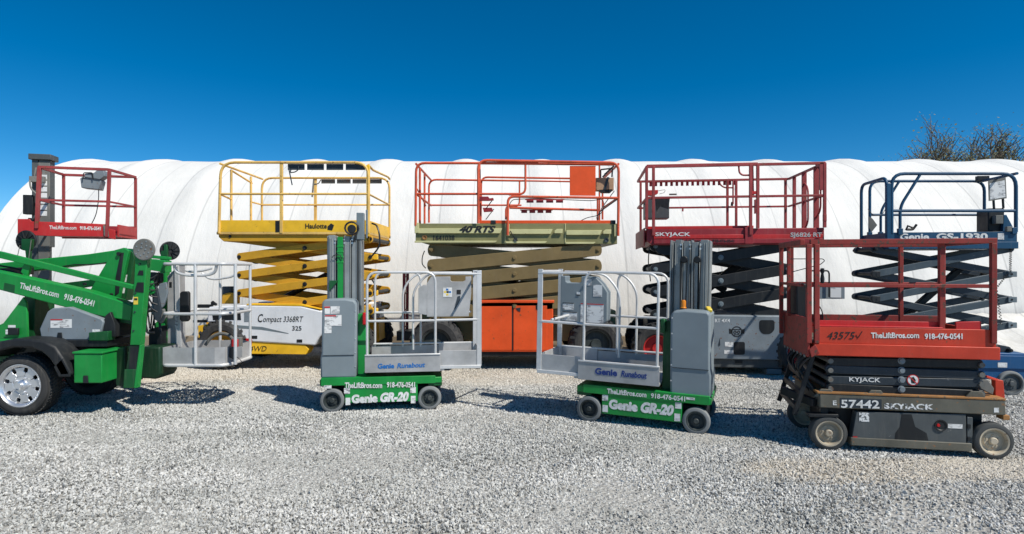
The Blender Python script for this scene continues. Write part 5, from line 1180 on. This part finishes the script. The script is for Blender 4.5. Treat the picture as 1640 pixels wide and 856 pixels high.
for px_, c_ in ((1441.5,cn-.004),(1624,cn-.004),(1410.5,cf),(1576.5,cf),(1393,cf)): 
    a = U.p(px_,370,c_); m = MB(); m.box(a[0]-.028,a[0]+.028,c_-.02,c_+.028,zt_-.03,zt_+.05); m.build('rail_socket', BLUE, R, .004)
m = MB(); a, b2 = U.p(1583,334,.05), U.p(1609,371,.05); m.box(a[0],b2[0],.05,.30,b2[2],a[2]); cb = m.build('control_box', BLKP, R, .012)
sg = U.plate('sign_plate', MOSS, [(1582.5,290),(1611,284),(1612.5,318),(1583.5,322.5)], .0, .006)
U.plate('label_sticker', LAB, [(1585,294),(1609,289),(1610.5,316),(1586,320)], -.002, .0015, sg, 0)
ur('sign_bracket', [(1591,320,.05),(1592,335,.05)], .014, 0, BLK); ur('sign_bracket', [(1606,318,.05),(1607,334,.05)], .014, 0, BLK); lbox(U, 'rail_block', BLK, 1566,282,1585,289.5, cf-.1, .06)
U.plate('side_gusset', BLUE, [(1608,345),(1612,344),(1622,363),(1622,372),(1606,372)], .0, .05); lbox(U, 'outlet_box', MOSS, 1595,345,1607,358.5, -.03, .08); lbox(U, 'outlet_box', MOSS, 1613,363,1621,371, cn-.02, .05)
U.plate('hanging_tag', MOSS, [(1392,347),(1398,351),(1405,361),(1396,372),(1392,365)], .1, .004, None, 0); m = MB().tube([U.p(1390,335,.1),U.p(1398,345,.1),U.p(1412,346,.1),U.p(1418,335,.1)], .004, 5, .05); m.build('gate_chain', MOSS, R)
m = MB(); m.tube([U.p(1452,368,.1),U.p(1462,368,.1),U.p(1468,360,.1)], .016, 8, .02); m.tube([U.p(1451,369,.12),U.p(1454,362,.12),U.p(1461,365,.12)], .014, 8); m.build('harness_hook', BLK, R)
ftext(U, 'Genie', TXG if False else TXW, 1441,1488, 384, 9.4, cn-.0005, tn_, bold=.035); ftext(U, 'GS-1930', TXW, 1499.5,1582, 384, 9.6, cn-.0005, tn_, bold=.04)
sticker(U, 1598,374,1608,384, cn-.0005, tn_)
sx0, sx1 = U.p(1403,450,cn+.06)[0], U.p(1618,450,cn+.06)[0]
zz0, zz1 = uz(560,c=cn+.06), uz(399,c=cn+.06)
scissor(R, SLATB, SLATE, sx0, sx1, zz0, zz1, 4, cn+.05, cf-.05, .088, .045, .022, BLK)
for k in range(1,4):
    z_ = zz0+(zz1-zz0)/4*k
    for x_ in (sx0-.01, sx1+.01): m = MB(); m.box(x_-.05,x_+.05,cn+.03,cn+.055,z_-.035,z_+.035); m.build('pin_bracket', BLK if x_ < 0 else SLATL, R, .004)
m = MB(); m.bar((sx0+.45,0,zz0+.35),(sx1-.35,0,zz1-.2),.08,.08); m.build('lift_cylinder', BLK, R, .01)
m = MB(); coil(m, (x1-.06,cn+.02,uz(399)), (x1-.06,cn+.03,uz(440)), .012, 14, .004); coil(m, (x1-.1,cn+.02,uz(440)), (x1-.22,cn+.03,uz(462)), .010, 8, .004); coil(m, (x1-.22,cn+.03,uz(462)), (x1-.16,cn+.03,uz(520)), .012, 12, .004); m.build('coiled_cord', HOSE, R)
m = MB(); m.box(sx0-.12,sx1+.16,cn+.02,cf-.02,.20,zz0-.03); bc = m.build('chassis', BLUEB, R, .012)
m = MB(); m.box(sx1-.45,sx1+.16,cn+.0,cn+.03,.34,zz0-.06); m.build('side_plate', BLUEB, R, .006)
sticker(U, 1598,581,1613,589, cn-.001, bc, TXW)
for px_ in (1425,1621):
    x_ = U.p(px_,620,cn-.03)[0]
    for yy in (cn-.03, cf-.06): wheel(R, x_, yy, .16, .155, .1, GRUB, CHAR, .02, .8)
